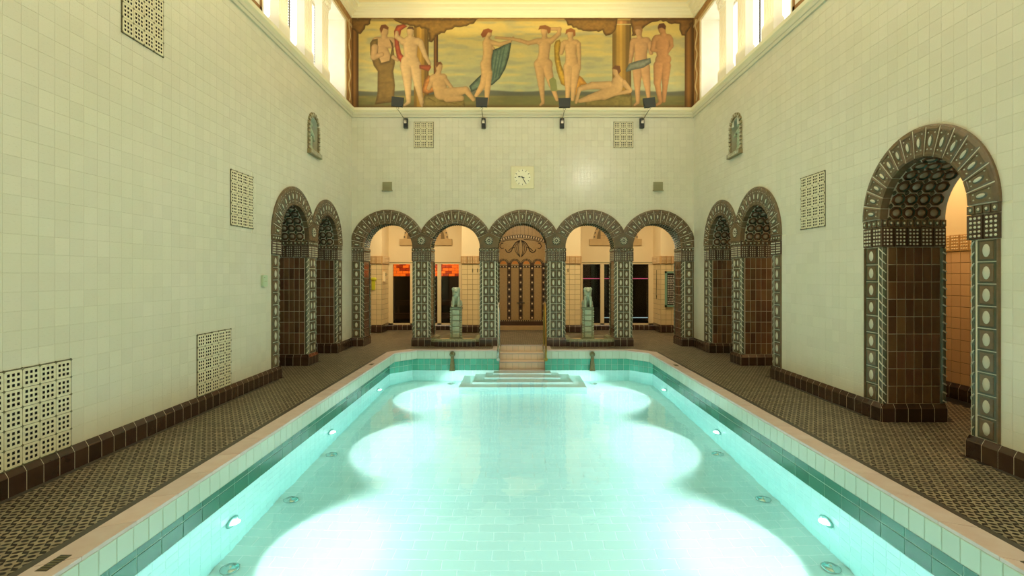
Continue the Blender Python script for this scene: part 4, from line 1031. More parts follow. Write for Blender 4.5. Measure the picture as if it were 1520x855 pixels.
# mural, painted by vertex colour
def build_mural():
    K = 1.5; U0, U1, V0, V1 = 522.0, 1031.0, 26.0, 161.0
    W, H = int((U1-U0)*K), int((V1-V0)*K)
    uu = U0+(np.arange(W)+.5)/K; vv = V0+(np.arange(H)+.5)/K
    U, Vg = np.meshgrid(uu, vv)
    rng = np.random.RandomState(3)
    def fnoise(sx, sy, seed):
        r = np.random.RandomState(seed); g = r.rand(int(H/sy)+3, int(W/sx)+3)
        y = np.arange(H)/sy; x = np.arange(W)/sx; yi = y.astype(int); xi = x.astype(int)
        fy = (y-yi)[:, None]; fx = (x-xi)[None]; fy = fy*fy*(3-2*fy); fx = fx*fx*(3-2*fx)
        a = g[np.ix_(yi, xi)]; b = g[np.ix_(yi, xi+1)]; c = g[np.ix_(yi+1, xi)]; d = g[np.ix_(yi+1, xi+1)]
        return (a*(1-fx)+b*fx)*(1-fy)+(c*(1-fx)+d*fx)*fy
    n1 = .6*fnoise(60, 9, 1)+.4*fnoise(22, 5, 2); n2 = .5*fnoise(10, 6, 4)+.5*fnoise(4, 3, 5)
    img = np.zeros((H, W, 3))
    def col(c): return np.array(c, float)
    t = np.clip((Vg-30)/100, 0, 1)[..., None]
    img[:] = col((216, 184, 100))*(1-t)+col((176, 176, 130))*t
    st = np.clip((n1-.52)*5, 0, 1)[..., None]; img = img*(1-st*.55)+col((160, 158, 122))*st*.55
    st = np.clip((.42-n1)*5, 0, 1)[..., None]; img = img*(1-st*.5)+col((230, 196, 104))*st*.5
    def over(mask, c): 
        nonlocal img
        m = np.clip(mask, 0, 1)[..., None]; c = col(c) if not isinstance(c, np.ndarray) or c.ndim == 1 else c
        img = img*(1-m)+c*m
    A = (500.0, 4.75); B = (770.0, 4.75)
    def tr(p, F): return (F[0]+p[0]/F[1], p[1]/F[1])
    def poly(pts, c, F=A, shade=0, dirx=1):
        P = [tr(p, F) for p in pts]; n = len(P); inside = np.zeros((H, W), bool); dist = np.full((H, W), 1e9)
        for i in range(n):
            (x1, y1), (x2, y2) = P[i], P[(i+1) % n]
            with np.errstate(divide='ignore', invalid='ignore'):
                inside ^= ((y1 > Vg) != (y2 > Vg)) & (U < (x2-x1)*(Vg-y1)/(y2-y1+1e-12)+x1)
            dx, dy = x2-x1, y2-y1; L = dx*dx+dy*dy+1e-9; q = np.clip(((U-x1)*dx+(Vg-y1)*dy)/L, 0, 1)
            dist = np.minimum(dist, np.hypot(U-x1-q*dx, Vg-y1-q*dy))
        sd = np.where(inside, -dist, dist); m = np.clip(.5-sd*1.3, 0, 1)
        cc = col(c)*np.ones((H, W, 3))
        if shade: cc = cc*(1-shade*np.clip(1-dist/4, 0, 1)*.6)[..., None]*(1+shade*.35*(n2-.5))[..., None]
        over(m, cc)
    def figure(caps, c, F, lit=-1):
        """tapered limbs, blended into one silhouette and modelled with a light from one side"""
        P = []
        for x1, y1, r1, x2, y2, r2 in caps:
            a = tr((x1, y1), F); b = tr((x2, y2), F); P.append((*a, r1/F[1], *b, r2/F[1]))
        sd = np.full((H, W), 1e9); hx = np.zeros((H, W))
        for x1, y1, r1, x2, y2, r2 in P:
            dx, dy = x2-x1, y2-y1; L = dx*dx+dy*dy+1e-9; q = np.clip(((U-x1)*dx+(Vg-y1)*dy)/L, 0, 1)
            px, py = U-x1-q*dx, Vg-y1-q*dy; r = r1+(r2-r1)*q; d = np.hypot(px, py)-r
            k = 1.1; h = np.clip(.5+.5*(sd-d)/k, 0, 1); hx = hx*(1-h)+(px/np.maximum(r, .3))*h; sd = sd*(1-h)+d*h-k*h*(1-h)
        m = np.clip(.5-sd*1.5, 0, 1); depth = np.clip(-sd/3.2, 0, 1)
        lum = .76+.2*np.sqrt(depth)+.10*lit*hx+.06*(n2-.5)
        over(np.clip(.5-(sd-.35)*1.6, 0, 1)*.45, (122, 84, 46))
        over(m, col(c)[None, None]*np.clip(lum, .5, 1.12)[..., None])
    SK = (212, 168, 110)
    # sea, hills, ground
    over(1/(1+np.exp(-(Vg-(134.5+1.2*np.sin(U/17)))*2.2)), (98, 98, 78)); over(1/(1+np.exp(-(Vg-141.5)*1.6))*.8, (126, 120, 62)); over(np.clip((n1-.5)*4, 0, 1)*(Vg > 142)*.6, (150, 132, 70))
    over(np.clip((Vg-154)/4, 0, 1)*.7, (112, 86, 42))
    # columns of the painted loggia
    def column(u0, u1, v0, v1, c, F=None):
        q = np.clip((U-u0)/(u1-u0), 0, 1); lum = .62+.5*np.exp(-((q-.42)/.28)**2)+.05*np.sin(q*PI*10); m = ((U > u0) & (U < u1) & (Vg > v0) & (Vg < v1)).astype(float)
        over(m, col(c)[None, None]*lum[..., None])
    column(522, 533, 30, 158, (134, 92, 42)); column(614.5, 637, 34, 158, (176, 132, 52)); column(612, 640, 30, 35, (196, 146, 74)); column(643.8, 650.5, 46, 110, (120, 78, 34))
    column(909.5, 937.5, 36, 158, (176, 134, 56)); column(907, 941, 29, 35, (184, 130, 70)); column(1016.5, 1031, 30, 158, (140, 96, 42))
    # foliage
    def leaves(pts, F, c):
        jag = []
        for i in range(len(pts)):
            (x1, y1), (x2, y2) = pts[i], pts[(i+1) % len(pts)]; n = max(1, int(math.hypot(x2-x1, y2-y1)/18))
            for k in range(n):
                q = k/n; jag.append((x1+(x2-x1)*q+rng.uniform(-6, 6), max(124, y1+(y2-y1)*q+rng.uniform(-7, 7))))
        poly(jag, c, F, .7)
    leaves([(105, 124), (245, 124), (240, 165), (205, 180), (190, 215), (160, 235), (105, 200)], A, (138, 98, 42))
    leaves([(400, 124), (1005, 124), (960, 170), (880, 185), (800, 200), (740, 235), (700, 250), (670, 300), (650, 290), (640, 200), (520, 180), (450, 165)], A, (142, 104, 42))
    leaves([(320, 124), (700, 124), (690, 200), (660, 235), (620, 250), (590, 215), (520, 215), (420, 205), (350, 170)], B, (138, 100, 42))
    leaves([(790, 124), (1240, 124), (1230, 150), (1180, 245), (1150, 240), (1130, 170), (1060, 160), (1000, 135), (930, 160), (880, 190), (860, 230), (800, 250)], B, (140, 98, 44))
    # rock seats and drapery on the ground
    poly([(600, 740), (620, 670), (700, 660), (760, 700), (900, 705), (905, 755), (600, 755)], (150, 128, 66), A, .5)
    for a_, b_ in (((640, 690), (700, 720)), ((720, 710), (860, 735))): poly([a_, (a_[0]+8, a_[1]-5), (b_[0], b_[1]-4), b_], (118, 96, 50), A)
    poly([(470, 750), (470, 700), (640, 690), (700, 660), (800, 670), (800, 755)], (146, 128, 66), B, .5)
    # left group: robed man, man with red cloth
    figure([(335, 205, 30, 338, 225, 26), (336, 250, 20, 336, 275, 26), (285, 295, 38, 385, 298, 38), (300, 320, 50, 340, 420, 50)], SK, A)
    poly([(255, 275), (290, 270), (292, 380), (315, 440), (372, 425), (390, 330), (372, 270), (398, 300), (412, 440), (400, 500), (412, 600), (405, 690), (385, 720), (300, 730), (270, 735), (288, 660), (290, 500), (262, 460), (238, 380), (236, 300)], (134, 104, 50), A, .45)
    poly([(303, 200), (315, 172), (345, 168), (368, 190), (362, 205), (330, 195), (315, 230)], (124, 76, 38), A)
    figure([(270, 330, 24, 262, 400, 20), (262, 400, 20, 320, 380, 14)], SK, A); figure([(400, 400, 14, 430, 420, 10)], SK, A)
    poly([(405, 215), (425, 175), (470, 165), (500, 180), (455, 210), (440, 300), (455, 370), (478, 400), (458, 445), (425, 400), (410, 320)], (200, 92, 52), A, .6)
    figure([(520, 212, 25, 520, 228, 22), (520, 245, 17, 520, 270, 20), (470, 290, 24, 572, 290, 28), (520, 300, 52, 522, 400, 44), (500, 430, 46, 535, 430, 46), (490, 460, 42, 500, 580, 27), (500, 580, 27, 508, 715, 15), (555, 460, 42, 572, 590, 26), (572, 590, 26, 600, 720, 15), (590, 295, 22, 625, 390, 15), (625, 390, 15, 655, 445, 11), (465, 285, 20, 425, 255, 16), (425, 255, 16, 425, 225, 12), (500, 725, 12, 480, 738, 8), (598, 728, 11, 602, 745, 8)], (226, 184, 124), A)
    poly([(495, 200), (510, 182), (540, 184), (548, 210), (530, 200)], (104, 72, 40), A)
    poly([(583, 455), (660, 455), (668, 470), (650, 500), (585, 480)], (186, 92, 50), A, .5)
    # reclining man with orange cloth
    poly([(605, 620), (620, 560), (650, 525), (690, 560), (700, 640), (640, 660), (605, 650)], (206, 132, 62), A, .6)
    figure([(722, 465, 24, 722, 482, 21), (720, 500, 16, 715, 525, 24), (690, 555, 36, 750, 545, 28), (720, 580, 52, 735, 650, 46), (735, 655, 46, 800, 660, 42), (800, 655, 40, 910, 632, 24), (910, 630, 22, 965, 700, 13), (780, 690, 28, 880, 690, 20), (765, 560, 18, 810, 615, 12), (680, 560, 20, 650, 620, 14)], (216, 170, 108), A)
    poly([(698, 455), (705, 436), (735, 432), (748, 452), (722, 450), (705, 475)], (120, 76, 38), A)
    # woman holding out the teal cloak
    poly([(1095, 352), (1150, 330), (1215, 292), (1232, 300), (1215, 400), (1190, 480), (1150, 550), (1100, 595), (1020, 620), (950, 645), (935, 605), (1000, 540), (1080, 470)], (104, 122, 96), A, .9)
    for k in range(4): poly([(1110+k*25, 350-k*12), (1116+k*25, 346-k*12), (1085+k*22, 580-k*18), (1070+k*22, 590-k*18)], (78, 98, 80), A)
    figure([(1070, 225, 24, 1072, 240, 20), (1064, 255, 15, 1060, 280, 20), (1065, 300, 34, 1068, 360, 34), (1066, 370, 30, 1058, 430, 32), (1052, 450, 38, 1056, 500, 36), (1055, 510, 33, 1035, 590, 24), (1035, 590, 24, 985, 670, 13), (1068, 510, 30, 1064, 600, 22), (1064, 600, 22, 1058, 730, 12), (1085, 295, 18, 1150, 310, 14), (1150, 310, 14, 1225, 288, 9), (1225, 285, 8, 1245, 262, 7), (1100, 335, 12, 1108, 338, 8)], (218, 172, 108), A)
    poly([(1030, 262), (1016, 240), (1035, 205), (1070, 196), (1100, 210), (1092, 226), (1068, 225), (1050, 255)], (142, 80, 38), A)
    # right group
    figure([(-160, 262, 8, -60, 268, 9), (-60, 268, 9, 10, 282, 12), (10, 282, 12, 70, 300, 13), (70, 300, 14, 135, 285, 18), (182, 215, 24, 182, 230, 20), (184, 240, 15, 184, 265, 20), (150, 290, 24, 225, 285, 22), (185, 310, 42, 180, 380, 36), (178, 390, 38, 172, 430, 44), (150, 450, 40, 200, 450, 40), (150, 470, 36, 160, 590, 22), (160, 590, 22, 172, 710, 12), (200, 470, 36, 232, 590, 22), (232, 590, 20, 272, 700, 12), (172, 722, 12, 155, 738, 8), (235, 280, 18, 285, 235, 14), (285, 235, 14, 290, 200, 12), (290, 200, 12, 220, 200, 10)], (216, 168, 106), B)
    poly([(140, 205), (150, 178), (190, 172), (228, 190), (225, 225), (208, 235), (200, 205), (165, 200)], (140, 88, 42), B)
    poly([(250, 320), (262, 285), (290, 275), (300, 300), (288, 380), (300, 450), (335, 540), (335, 610), (300, 590), (270, 500), (255, 420)], (206, 160, 52), B, .6)
    poly([(400, 560), (430, 530), (450, 545), (485, 590), (440, 600), (410, 680), (390, 660)], (216, 150, 54), B, .5)
    poly([(215, 560), (245, 540), (265, 560), (275, 640), (230, 640)], (132, 134, 76), B)
    figure([(366, 235, 24, 366, 250, 20), (368, 262, 15, 368, 280, 20), (330, 300, 22, 405, 298, 22), (368, 320, 42, 370, 390, 36), (372, 400, 40, 376, 440, 46), (352, 470, 36, 350, 600, 22), (350, 600, 20, 345, 700, 13), (402, 470, 36, 390, 600, 22), (390, 600, 20, 382, 700, 12), (315, 305, 18, 302, 370, 12), (302, 370, 12, 325, 310, 10), (422, 305, 16, 428, 390, 13), (428, 390, 12, 430, 480, 9)], (222, 174, 110), B)
    poly([(330, 240), (336, 205), (370, 193), (400, 208), (402, 245), (388, 255), (385, 222), (350, 222)], (150, 90, 40), B)
    figure([(686, 498, 24, 686, 512, 20), (690, 525, 15, 700, 550, 24), (700, 575, 42, 690, 610, 44), (680, 620, 50, 600, 665, 38), (620, 655, 38, 500, 690, 24), (500, 690, 24, 430, 710, 14), (640, 600, 30, 520, 600, 24), (520, 600, 24, 430, 625, 15), (430, 625, 14, 405, 720, 10), (740, 580, 22, 785, 630, 15), (785, 640, 14, 690, 660, 11)], (218, 172, 110), B, 1)
    poly([(660, 480), (680, 458), (715, 462), (722, 500), (705, 520), (695, 490)], (116, 74, 38), B)
    figure([(846, 215, 24, 848, 232, 21), (852, 248, 16, 855, 268, 22), (815, 290, 26, 905, 285, 26), (865, 310, 50, 862, 380, 42), (860, 400, 44, 862, 430, 46), (838, 470, 36, 838, 600, 22), (838, 600, 20, 842, 715, 13), (890, 470, 36, 908, 600, 22), (908, 600, 20, 918, 690, 12), (805, 300, 20, 795, 390, 15), (795, 390, 14, 782, 480, 10), (925, 300, 18, 935, 370, 14), (842, 722, 11, 820, 738, 8)], (206, 156, 100), B)
    poly([(818, 215), (825, 182), (858, 180), (876, 205), (870, 230), (860, 205), (835, 200)], (150, 108, 62), B)
    poly([(780, 445), (840, 425), (930, 405), (935, 440), (880, 475), (800, 492), (760, 505), (755, 490)], (134, 136, 112), B, .6)
    figure([(1010, 190, 28, 1012, 210, 24), (1020, 225, 17, 1022, 245, 26), (975, 270, 28, 1055, 265, 28), (1012, 300, 52, 1015, 380, 40), (1005, 420, 40, 1040, 415, 36), (990, 460, 38, 978, 580, 24), (978, 580, 22, 1000, 715, 13), (1040, 460, 34, 1034, 580, 22), (1034, 580, 20, 1025, 710, 12), (960, 280, 20, 945, 345, 15), (945, 345, 15, 1030, 365, 12), (1070, 275, 20, 1078, 320, 14), (1078, 320, 14, 1045, 370, 11), (995, 725, 12, 975, 736, 8)], (196, 140, 84), B, 1)
    poly([(982, 200), (990, 165), (1025, 158), (1040, 180), (1035, 205), (1010, 190)], (100, 60, 34), B)
    over(np.clip((31.5-Vg)/2, 0, 1)*.35, (96, 70, 36)); over(np.clip((524.5-U)/1.5, 0, 1)*.6+np.clip((U-1028.5)/1.5, 0, 1)*.6, (110, 76, 36))
    img *= (.93*(1+.05*(n2-.5)))[..., None]
    c = np.clip(img/255, 0, 1); lin = np.where(c <= .04045, c/12.92, ((c+.055)/1.055)**2.4)
    X = (uu-VPU)/FPX*YB; Z = CH+(VPV-vv)/FPX*YB
    X = XL+(X-X[0])/(X[-1]-X[0])*(XR-XL); Z = ZM1-.005+(Z-Z[0])/(Z[-1]-Z[0])*(ZM0-.01-(ZM1-.005))
    co = np.zeros((H, W, 3)); co[..., 0] = X[None]; co[..., 1] = 0; co[..., 2] = Z[:, None]
    idx = np.arange(H*W).reshape(H, W); f = np.stack([idx[1:, :-1], idx[1:, 1:], idx[:-1, 1:], idx[:-1, :-1]], -1).reshape(-1, 4)
    me = bpy.data.meshes.new('painted_canvas'); me.vertices.add(H*W); me.vertices.foreach_set('co', co.ravel())
    me.loops.add(f.size); me.loops.foreach_set('vertex_index', f.ravel().astype(np.int32)); me.polygons.add(len(f)); me.polygons.foreach_set('loop_start', np.arange(0, f.size, 4, dtype=np.int32))
    me.update(calc_edges=True)
    at = me.color_attributes.new('paint', 'FLOAT_COLOR', 'POINT'); at.data.foreach_set('color', np.concatenate([lin, np.ones((H, W, 1))], -1).astype(np.float32).ravel())
    m = bpy.data.materials.new('mural_paint'); m.use_nodes = True; N = m.node_tree.nodes; b = N['Principled BSDF']; b.inputs['Roughness'].default_value = .8
    a = N.new('ShaderNodeVertexColor'); a.layer_name = 'paint'; m.node_tree.links.new(a.outputs[0], b.inputs['Base Color'])
    me.materials.append(m)
    t = thing('mural', 'wide classical mural of bathing figures by the sea on the end wall', 'mural', (0, YB-.006, 0))
    put('painted_canvas', me, t)
    mb = MB()
    for q in ((XL, XR, ZM1-.01, ZM1), (XL, XR, ZM0-.01, ZM0+.01)): mb.box((q[0], -.02, q[2]), (q[1], .003, q[3]), 'painted_brown')
    put('frame', mb, t)
build_mural()
# ------------------------------------------------------------------ floodlights under the mural
for k, (hu, hv, bu, tilt, lb) in enumerate(((590, 151.5, 603, .10, 'leftmost of four under the mural'), (715, 152, 718, .03, 'second of four, left of the clock'), (838, 153, 834, -.02, 'third of four, right of the clock'), (964, 152.5, 952, -.12, 'rightmost of four under the mural'))):
    yh = 12.25; hx = (hu-VPU)*yh/FPX; hz = CH+(VPV-hv)*yh/FPX; bx = (bu-VPU)*YB/FPX; bz = 5.45
    t = thing('floodlight', f'black square floodlight on a thin rod, {lb}', 'floodlight', (bx, YB, bz), 0, 'floodlights below the mural')
    hx -= bx; hz -= bz; hy = yh-YB
    mb = MB(); mb.box((-.05, -.09, -.115), (.05, -.007, .115), 'black_metal'); mb.box((-.03, -.12, -.02), (.03, -.09, .07), 'chrome'); put('wall_box', mb, t)
    mb = MB(); mb.tube([(0, -.09, .05), (hx*.96, hy+.02, hz-.16)], .007, 'bronze', 6); put('rod', mb, t)
    mb = MB(); mb.tube([(hx*.96-.02, hy+.02, hz-.17), (hx*.96-.03, hy+.02, hz-.13), (hx*.96, hy+.02, hz-.11), (hx*.96+.03, hy+.02, hz-.13), (hx*.96, hy+.02, hz-.17)], .006, 'chrome', 6); put('bracket', mb, t)
    R_ = Euler((math.radians(-14), tilt, 0)).to_matrix().to_4x4(); M = Matrix.Translation((hx, hy, hz)) @ R_
    mb = MB(); w = .145
    v = [(-w, -.03, -.115), (w, -.03, -.115), (w, -.03, .115), (-w, -.03, .115), (-w*.9, .05, -.10), (w*.9, .05, -.10), (w*.9, .05, .10), (-w*.9, .05, .10)]
    v[0] = (-w*.86, -.03, -.115); v[1] = (w*.86, -.03, -.115)
    mb.poly([tuple(M @ Vector(p)) for p in v], [(0, 1, 2, 3), (7, 6, 5, 4), (1, 0, 4, 5), (2, 1, 5, 6), (3, 2, 6, 7), (0, 3, 7, 4)], 'black_metal'); put('head', mb, t)
    spot('mural_light', (bx+hx, yh+.08, hz+bz+.14), (bx+hx*.7, YB, 7.3), 9, (1.0, .82, .5), 150, 1.0, .06)

# ------------------------------------------------------------------ gallery behind the arcade
YP, YD = 15.87, 16.75
def boxst(name, a, b, m, parent=None):
    mb = MB(); mb.box(a, b, m); o = put(name, mb, parent)
    if not parent: o['kind'] = 'structure'
    return o
gx0, gx1 = XL-2.3, XR+2.0
gw = boxst('wall_gallery', (gx0, YD, 2.14), (GAX-1.0, YD+.15, 4.1), 'plaster_warm'); boxst('wall_gallery_right', (GAX+1.0, YD, 2.14), (gx1, YD+.15, 4.1), 'plaster_warm')
boxst('ceiling_gallery', (gx0, YB+.6, 4.0), (gx1, 19, 4.1), 'plaster_warm')
boxst('wall_gallery_left_end', (gx0-.1, YN, 0), (gx0, 19, 4.1), 'plaster_warm'); boxst('wall_corridor_right', (6.25, YN, 0), (6.35, 19, 4.1), 'plaster_warm')
boxst('ceiling_corridor_right', (XR+.75, YN, 4.0), (6.3, YB+.6, 4.1), 'plaster_warm'); boxst('ceiling_corridor_left', (gx0, YN, 4.0), (XL-.72, YB+.6, 4.1), 'plaster_warm')
def gtile(name, x0, x1, z0, z1, w, h, parent, y, m='warm_tile', gm='warm_grout', rz=0, loc=None, single=True):
    """tile field in a -y facing local plane"""
    nx = max(1, round((x1-x0)/w)); nz = max(1, round((z1-z0)/h)); a = (x1-x0)/nx; b = (z1-z0)/nz; g = .0035
    one = MB(); one.tile(-a/2+g, a/2-g, -b/2+g, b/2-g, 0, .006, .003, m); me = one.mesh(name); st = MB()
    for i in range(nx):
        for j in range(nz):
            x, z = x0+a*(i+.5), z0+b*(j+.5)
            if single: put(name, me, parent, (x, y, z))
            else: st.tile(x-a/2+g, x+a/2-g, z-b/2+g, z+b/2-g, y, .006, .003, m)
    if not single: put(name, st, parent, kind='stuff')
def gpier(x0, x1, label, ncol=5, face=(None, None)):
    t = thing('gallery_pier', label, 'pier', ((x0+x1)/2, YP, 0), 0, 'tiled piers of the gallery'); h = (x1-x0)/2
    c = MB(); c.box((-h, 0, 0), (h, YD-YP+.2, 2.08), 'warm_grout'); put('grout_core', c, t)
    p = MB(); p.box((-h, 0, 2.32), (h, YD-YP+.2, 4.0), 'plaster_warm'); put('plaster', p, t)
    gtile('tile', -h+.005, h-.005, .235, 2.07, .155, .155, t, 0)
    n = max(2, round(2*h/.155)); w = 2*h/n
    cap = MB(); cap.box((-h-.015, -.02, 2.08), (h+.015, YD-YP+.2, 2.32), 'gold_tile'); put('capital_core', cap, t)
    for i in range(n):
        put('dotted_tile', cached(dot_mesh, w, 'gold_tile', 'tess_white'), t, (-h+w*(i+.5), -.02, 2.20)); put('plinth_tile', cached(base_mesh, w), t, (-h+w*(i+.5), 0, .02))
    for s_ in (-1, 1):
        nd = 5; wd = (YD-YP)/nd; sd_ = MB()
        for i in range(nd):
            for j in range(12): sd_.tile(wd*i+.0035, wd*(i+1)-.0035, .235+.1535*j+.0035, .235+.1535*(j+1)-.0035, 0, .006, .003, 'warm_tile')
        if s_ < 0: sd_.v = [(YD-YP-x, y, z) for x, y, z in sd_.v]; sd_.f = [f[::-1] for f in sd_.f]
        put('tile', sd_, t, (s_*h, 0 if s_ > 0 else YD-YP, 0), (0, 0, s_*PI/2), kind='stuff')
        for i in range(nd): put('dotted_tile', cached(dot_mesh, wd, 'gold_tile', 'tess_white'), t, (s_*(h+.013), wd*(i+.5), 2.20), (0, 0, s_*PI/2)); put('plinth_tile', cached(base_mesh, wd), t, (s_*h, wd*(i+.5), .02), (0, 0, s_*PI/2))
    return t
gpier(gx0+.1, -4.02, 'cream tiled pier at the left end of the gallery behind the arcade'); gpier(-1.60, GAX-.80, 'cream tiled pier left of the mosaic alcove')
gpier(GAX+.80, 1.99, 'cream tiled pier right of the mosaic alcove'); gpier(4.41, gx1-.1, 'cream tiled pier behind the notice board')
boxst('beam_gallery', (GAX-1.0, YP+.2, 3.7), (GAX+1.0, YD+.1, 4.05), 'plaster_warm')
# glazed screens: frame, panes, plinth
def screen(x0, panes, x1, label):
    t = thing('glass_screen', label, 'glass door', ((x0+x1)/2, YD, 0)); cx = (x0+x1)/2
    f = MB(); zt, zb = 2.09, .16; prev = x0
    for a, b in panes: f.box((prev-cx, -.03, .0 if prev == x0 else zb-.0), (a-cx, .05, zt), 'door_frame'); prev = b
    f.box((prev-cx, -.03, zb), (x1-cx, .05, zt), 'door_frame')
    f.box((x0-cx, -.04, zt), (x1-cx, .05, 2.15), 'door_frame'); f.box((x0-cx, -.05, 2.13), (x1-cx, .05, 2.155), 'vent_paint'); f.box((x0-cx, -.03, zb), (x1-cx, .05, zb+.05), 'door_frame'); put('frame', f, t)
    n = round((x1-x0)/T); w = (x1-x0)/n
    for i in range(n): put('plinth_tile', cached(base_mesh, w), t, (x0-cx+w*(i+.5), -.03, 0), scale=(1, 1, .78))
    for a, b in panes:
        p = MB(); p.box((a-cx, .0, zb+.05), (b-cx, .008, zt), 'glass'); pn = put('pane', p, t)
    return t
PL = [(-3.876, -3.328), (-3.16, -2.46), (-2.34, -1.78)]
PR = [(2*GAX-b, 2*GAX-a) for a, b in PL[::-1]]
s1_ = screen(-4.02, PL, -1.60, 'glazed screen left of the alcove, orange salt bricks glowing behind'); s2_ = screen(1.99, PR, 4.41, 'glazed screen right of the alcove, dark room behind')
hd = MB(); hd.tube([(0, -.03, .0), (0, -.08, .0), (0, -.08, .16), (0, -.03, .16)], .01, 'chrome', 6)
put('door_handle', hd, s1_, (-3.10+2.81, -.0, .92)); 
# rooms behind the glass
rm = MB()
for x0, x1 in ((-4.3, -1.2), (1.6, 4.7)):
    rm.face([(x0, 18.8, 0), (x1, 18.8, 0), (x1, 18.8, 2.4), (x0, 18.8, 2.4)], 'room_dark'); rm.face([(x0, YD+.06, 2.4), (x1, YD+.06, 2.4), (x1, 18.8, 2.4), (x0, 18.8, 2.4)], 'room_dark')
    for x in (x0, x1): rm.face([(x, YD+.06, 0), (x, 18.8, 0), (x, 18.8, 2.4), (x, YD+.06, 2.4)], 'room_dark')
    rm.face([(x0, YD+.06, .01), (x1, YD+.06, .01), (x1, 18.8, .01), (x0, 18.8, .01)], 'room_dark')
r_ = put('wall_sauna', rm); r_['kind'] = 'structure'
t = thing('salt_brick_wall', 'row of glowing orange salt bricks high behind the left glass screen', 'salt bricks', (-2.8, 17.55, 1.70), 0)
for j in range(5):
    for i in range(-1, 13):
        mb = MB(); ww = .205; x = -1.25+(i+(.5 if j % 2 else 0))*ww*1.0; mb.tile(x+.004, x+ww-.004, j*.092+.004, j*.092+.088, 0, .03, .01, random.choice(['salt_brick', 'salt_brick', 'salt_brick_dim'])); put('brick', mb, t)
mb = MB(); mb.box((-1.35, 0, -.02), (1.6, .05, .5), 'room_dark'); put('backing', mb, t)
t = thing('sauna_bench', 'dark slatted wooden bench in steps behind the left glass screen', 'bench', (-2.8, 17.6, 0), 0)
for k in range(2):
    for j in range(4):
        mb = MB(); y = .0+k*.5+j*.11; z = .42+k*.42; mb.box((-1.3, y, z), (1.4, y+.09, z+.03), 'dark_wood'); put('slat', mb, t)
    mb = MB(); mb.box((-1.3, k*.5, z-.14), (1.4, k*.5+.03, z-.02), 'dark_wood'); put('slat', mb, t)
    for x in (-1.25, 0, 1.3): mb = MB(); mb.box((x, k*.5+.04, 0), (x+.06, k*.5+.1, z), 'dark_wood'); put('leg', mb, t)
for z, m, lb, x0, x1, nm in ((1.62, 'pink_reflection', 'thin pink glowing strip behind the right glass screen, imitating a reflection', 1.9, 4.5, 'glow_strip'), (.34, 'white_glow', 'white glowing strip low in the dark room behind the right glass screen', 2.9, 4.5, 'glow_strip')):  # glowing strips; the pink one stands in for a reflection on the glass
    mb = MB(); mb.box((x0, 17.2, z), (x1, 17.215, z+.018), m)
    if m == 'pink_reflection': mb.box((x0, 17.2, z-.05), (x1, 17.23, z-.003), 'room_dark')
    thing(nm, lb, 'glowing strip', (0, 0, 0), 0, None, mb)
# lunettes above the screens
for cx, m, sd in ((GAX-3.02, 'stone_tan', 'left'), (GAX+3.02, 'stone_tan', 'right')):
    t = thing('lunette', f'tan arched lunette with a stepped sill above the {sd} glass screen', 'lunette', (cx, YD, 2.69), 0, 'lunettes of the gallery')
    mb = MB(); mb.box((-.83, -.05, 0), (.83, .0, .2), m)
    put('sill', mb, t)
    mb = MB(); R0, R1 = .60, .70
    for k in range(17):
        a = PI*k/16; 
        if k < 16:
            b = PI*(k+1)/16; mb.prism([(R*math.cos(q), .2+R*math.sin(q)) for q, R in ((a, R0), (a, R1), (b, R1), (b, R0))], 0, -.04, m)
            am = (a+b)/2; mb.box((-.02, -.05, -.02), (.02, -.04, .02), 'alcove_line', Matrix.Translation((.68*math.cos(am), 0, .2+.68*math.sin(am))))
    put('arch_band', mb, t)
    mb = MB(); g = .12
    for i in range(-5, 5):
        for j in range(5):
            x, z = i*g, .2+j*g
            if math.hypot(max(abs(x), abs(x+g)), z+g-.2) < .61: mb.tile(x+.003, x+g-.003, z+.003, z+g-.003, -.004, .006, .003, 'stone_tan')
    mb.prism([(.61*math.cos(a), .2+.61*math.sin(a)) for a in np.linspace(0, PI, 17)], 0, -.004, 'warm_grout'); put('tile', mb, t, kind='stuff')
# alcove
YA = 17.05; AH = .80
al = MB(); al.box((GAX-1.0, YA, 0), (GAX+1.0, YA+.1, 4.0), 'alcove_mosaic')
for s_ in (-1, 1): al.box((min(GAX+s_*AH, GAX+s_*(AH+.1)), YD-.1, 0), (max(GAX+s_*AH, GAX+s_*(AH+.1)), YA, 4.0), 'alcove_mosaic')
alc = struct('wall_alcove', al)
al = MB(); al.box((GAX-AH, 16.62, 0), (GAX+AH, YA, .11), 'stone_tan'); al.box((GAX-AH, YA-.03, .11), (GAX+AH, YA, .24), 'alcove_dark'); put('step', al, alc)
t = thing('alcove_mosaic', 'ochre mosaic panel with five dark checkered columns in the middle alcove', 'mosaic', (GAX, YA, 0))
p = .372; ZB, ZTp = .30, 2.02
for k in (-2, -1, 0, 1, 2):
    mb = MB(); x = k*p
    mb.box((x-.065, -.006, ZB), (x+.065, 0, ZTp+.12), 'alcove_dark'); 
    n = 15
    for j in range(n):
        z = ZB+.06+j*(ZTp-ZB)/n
        if j % 2: mb.prism([(x-.042, z), (x, z-.045), (x+.042, z), (x, z+.045)], -.006, -.012, 'tess_black')
        else:
            mb.prism([(x-.026, z-.026), (x+.026, z-.026), (x+.026, z+.026), (x-.026, z+.026)], -.006, -.012, 'tess_white')
        for s_ in (-1, 1): mb.box((x+s_*.056-.008, -.010, z-.02), (x+s_*.056+.008, -.006, z+.02), 'tess_black')
    put('column', mb, t)
mb = MB(); mb.box((-AH, -.008, ZTp-.04), (AH, 0, ZTp+.03), 'tess_black')
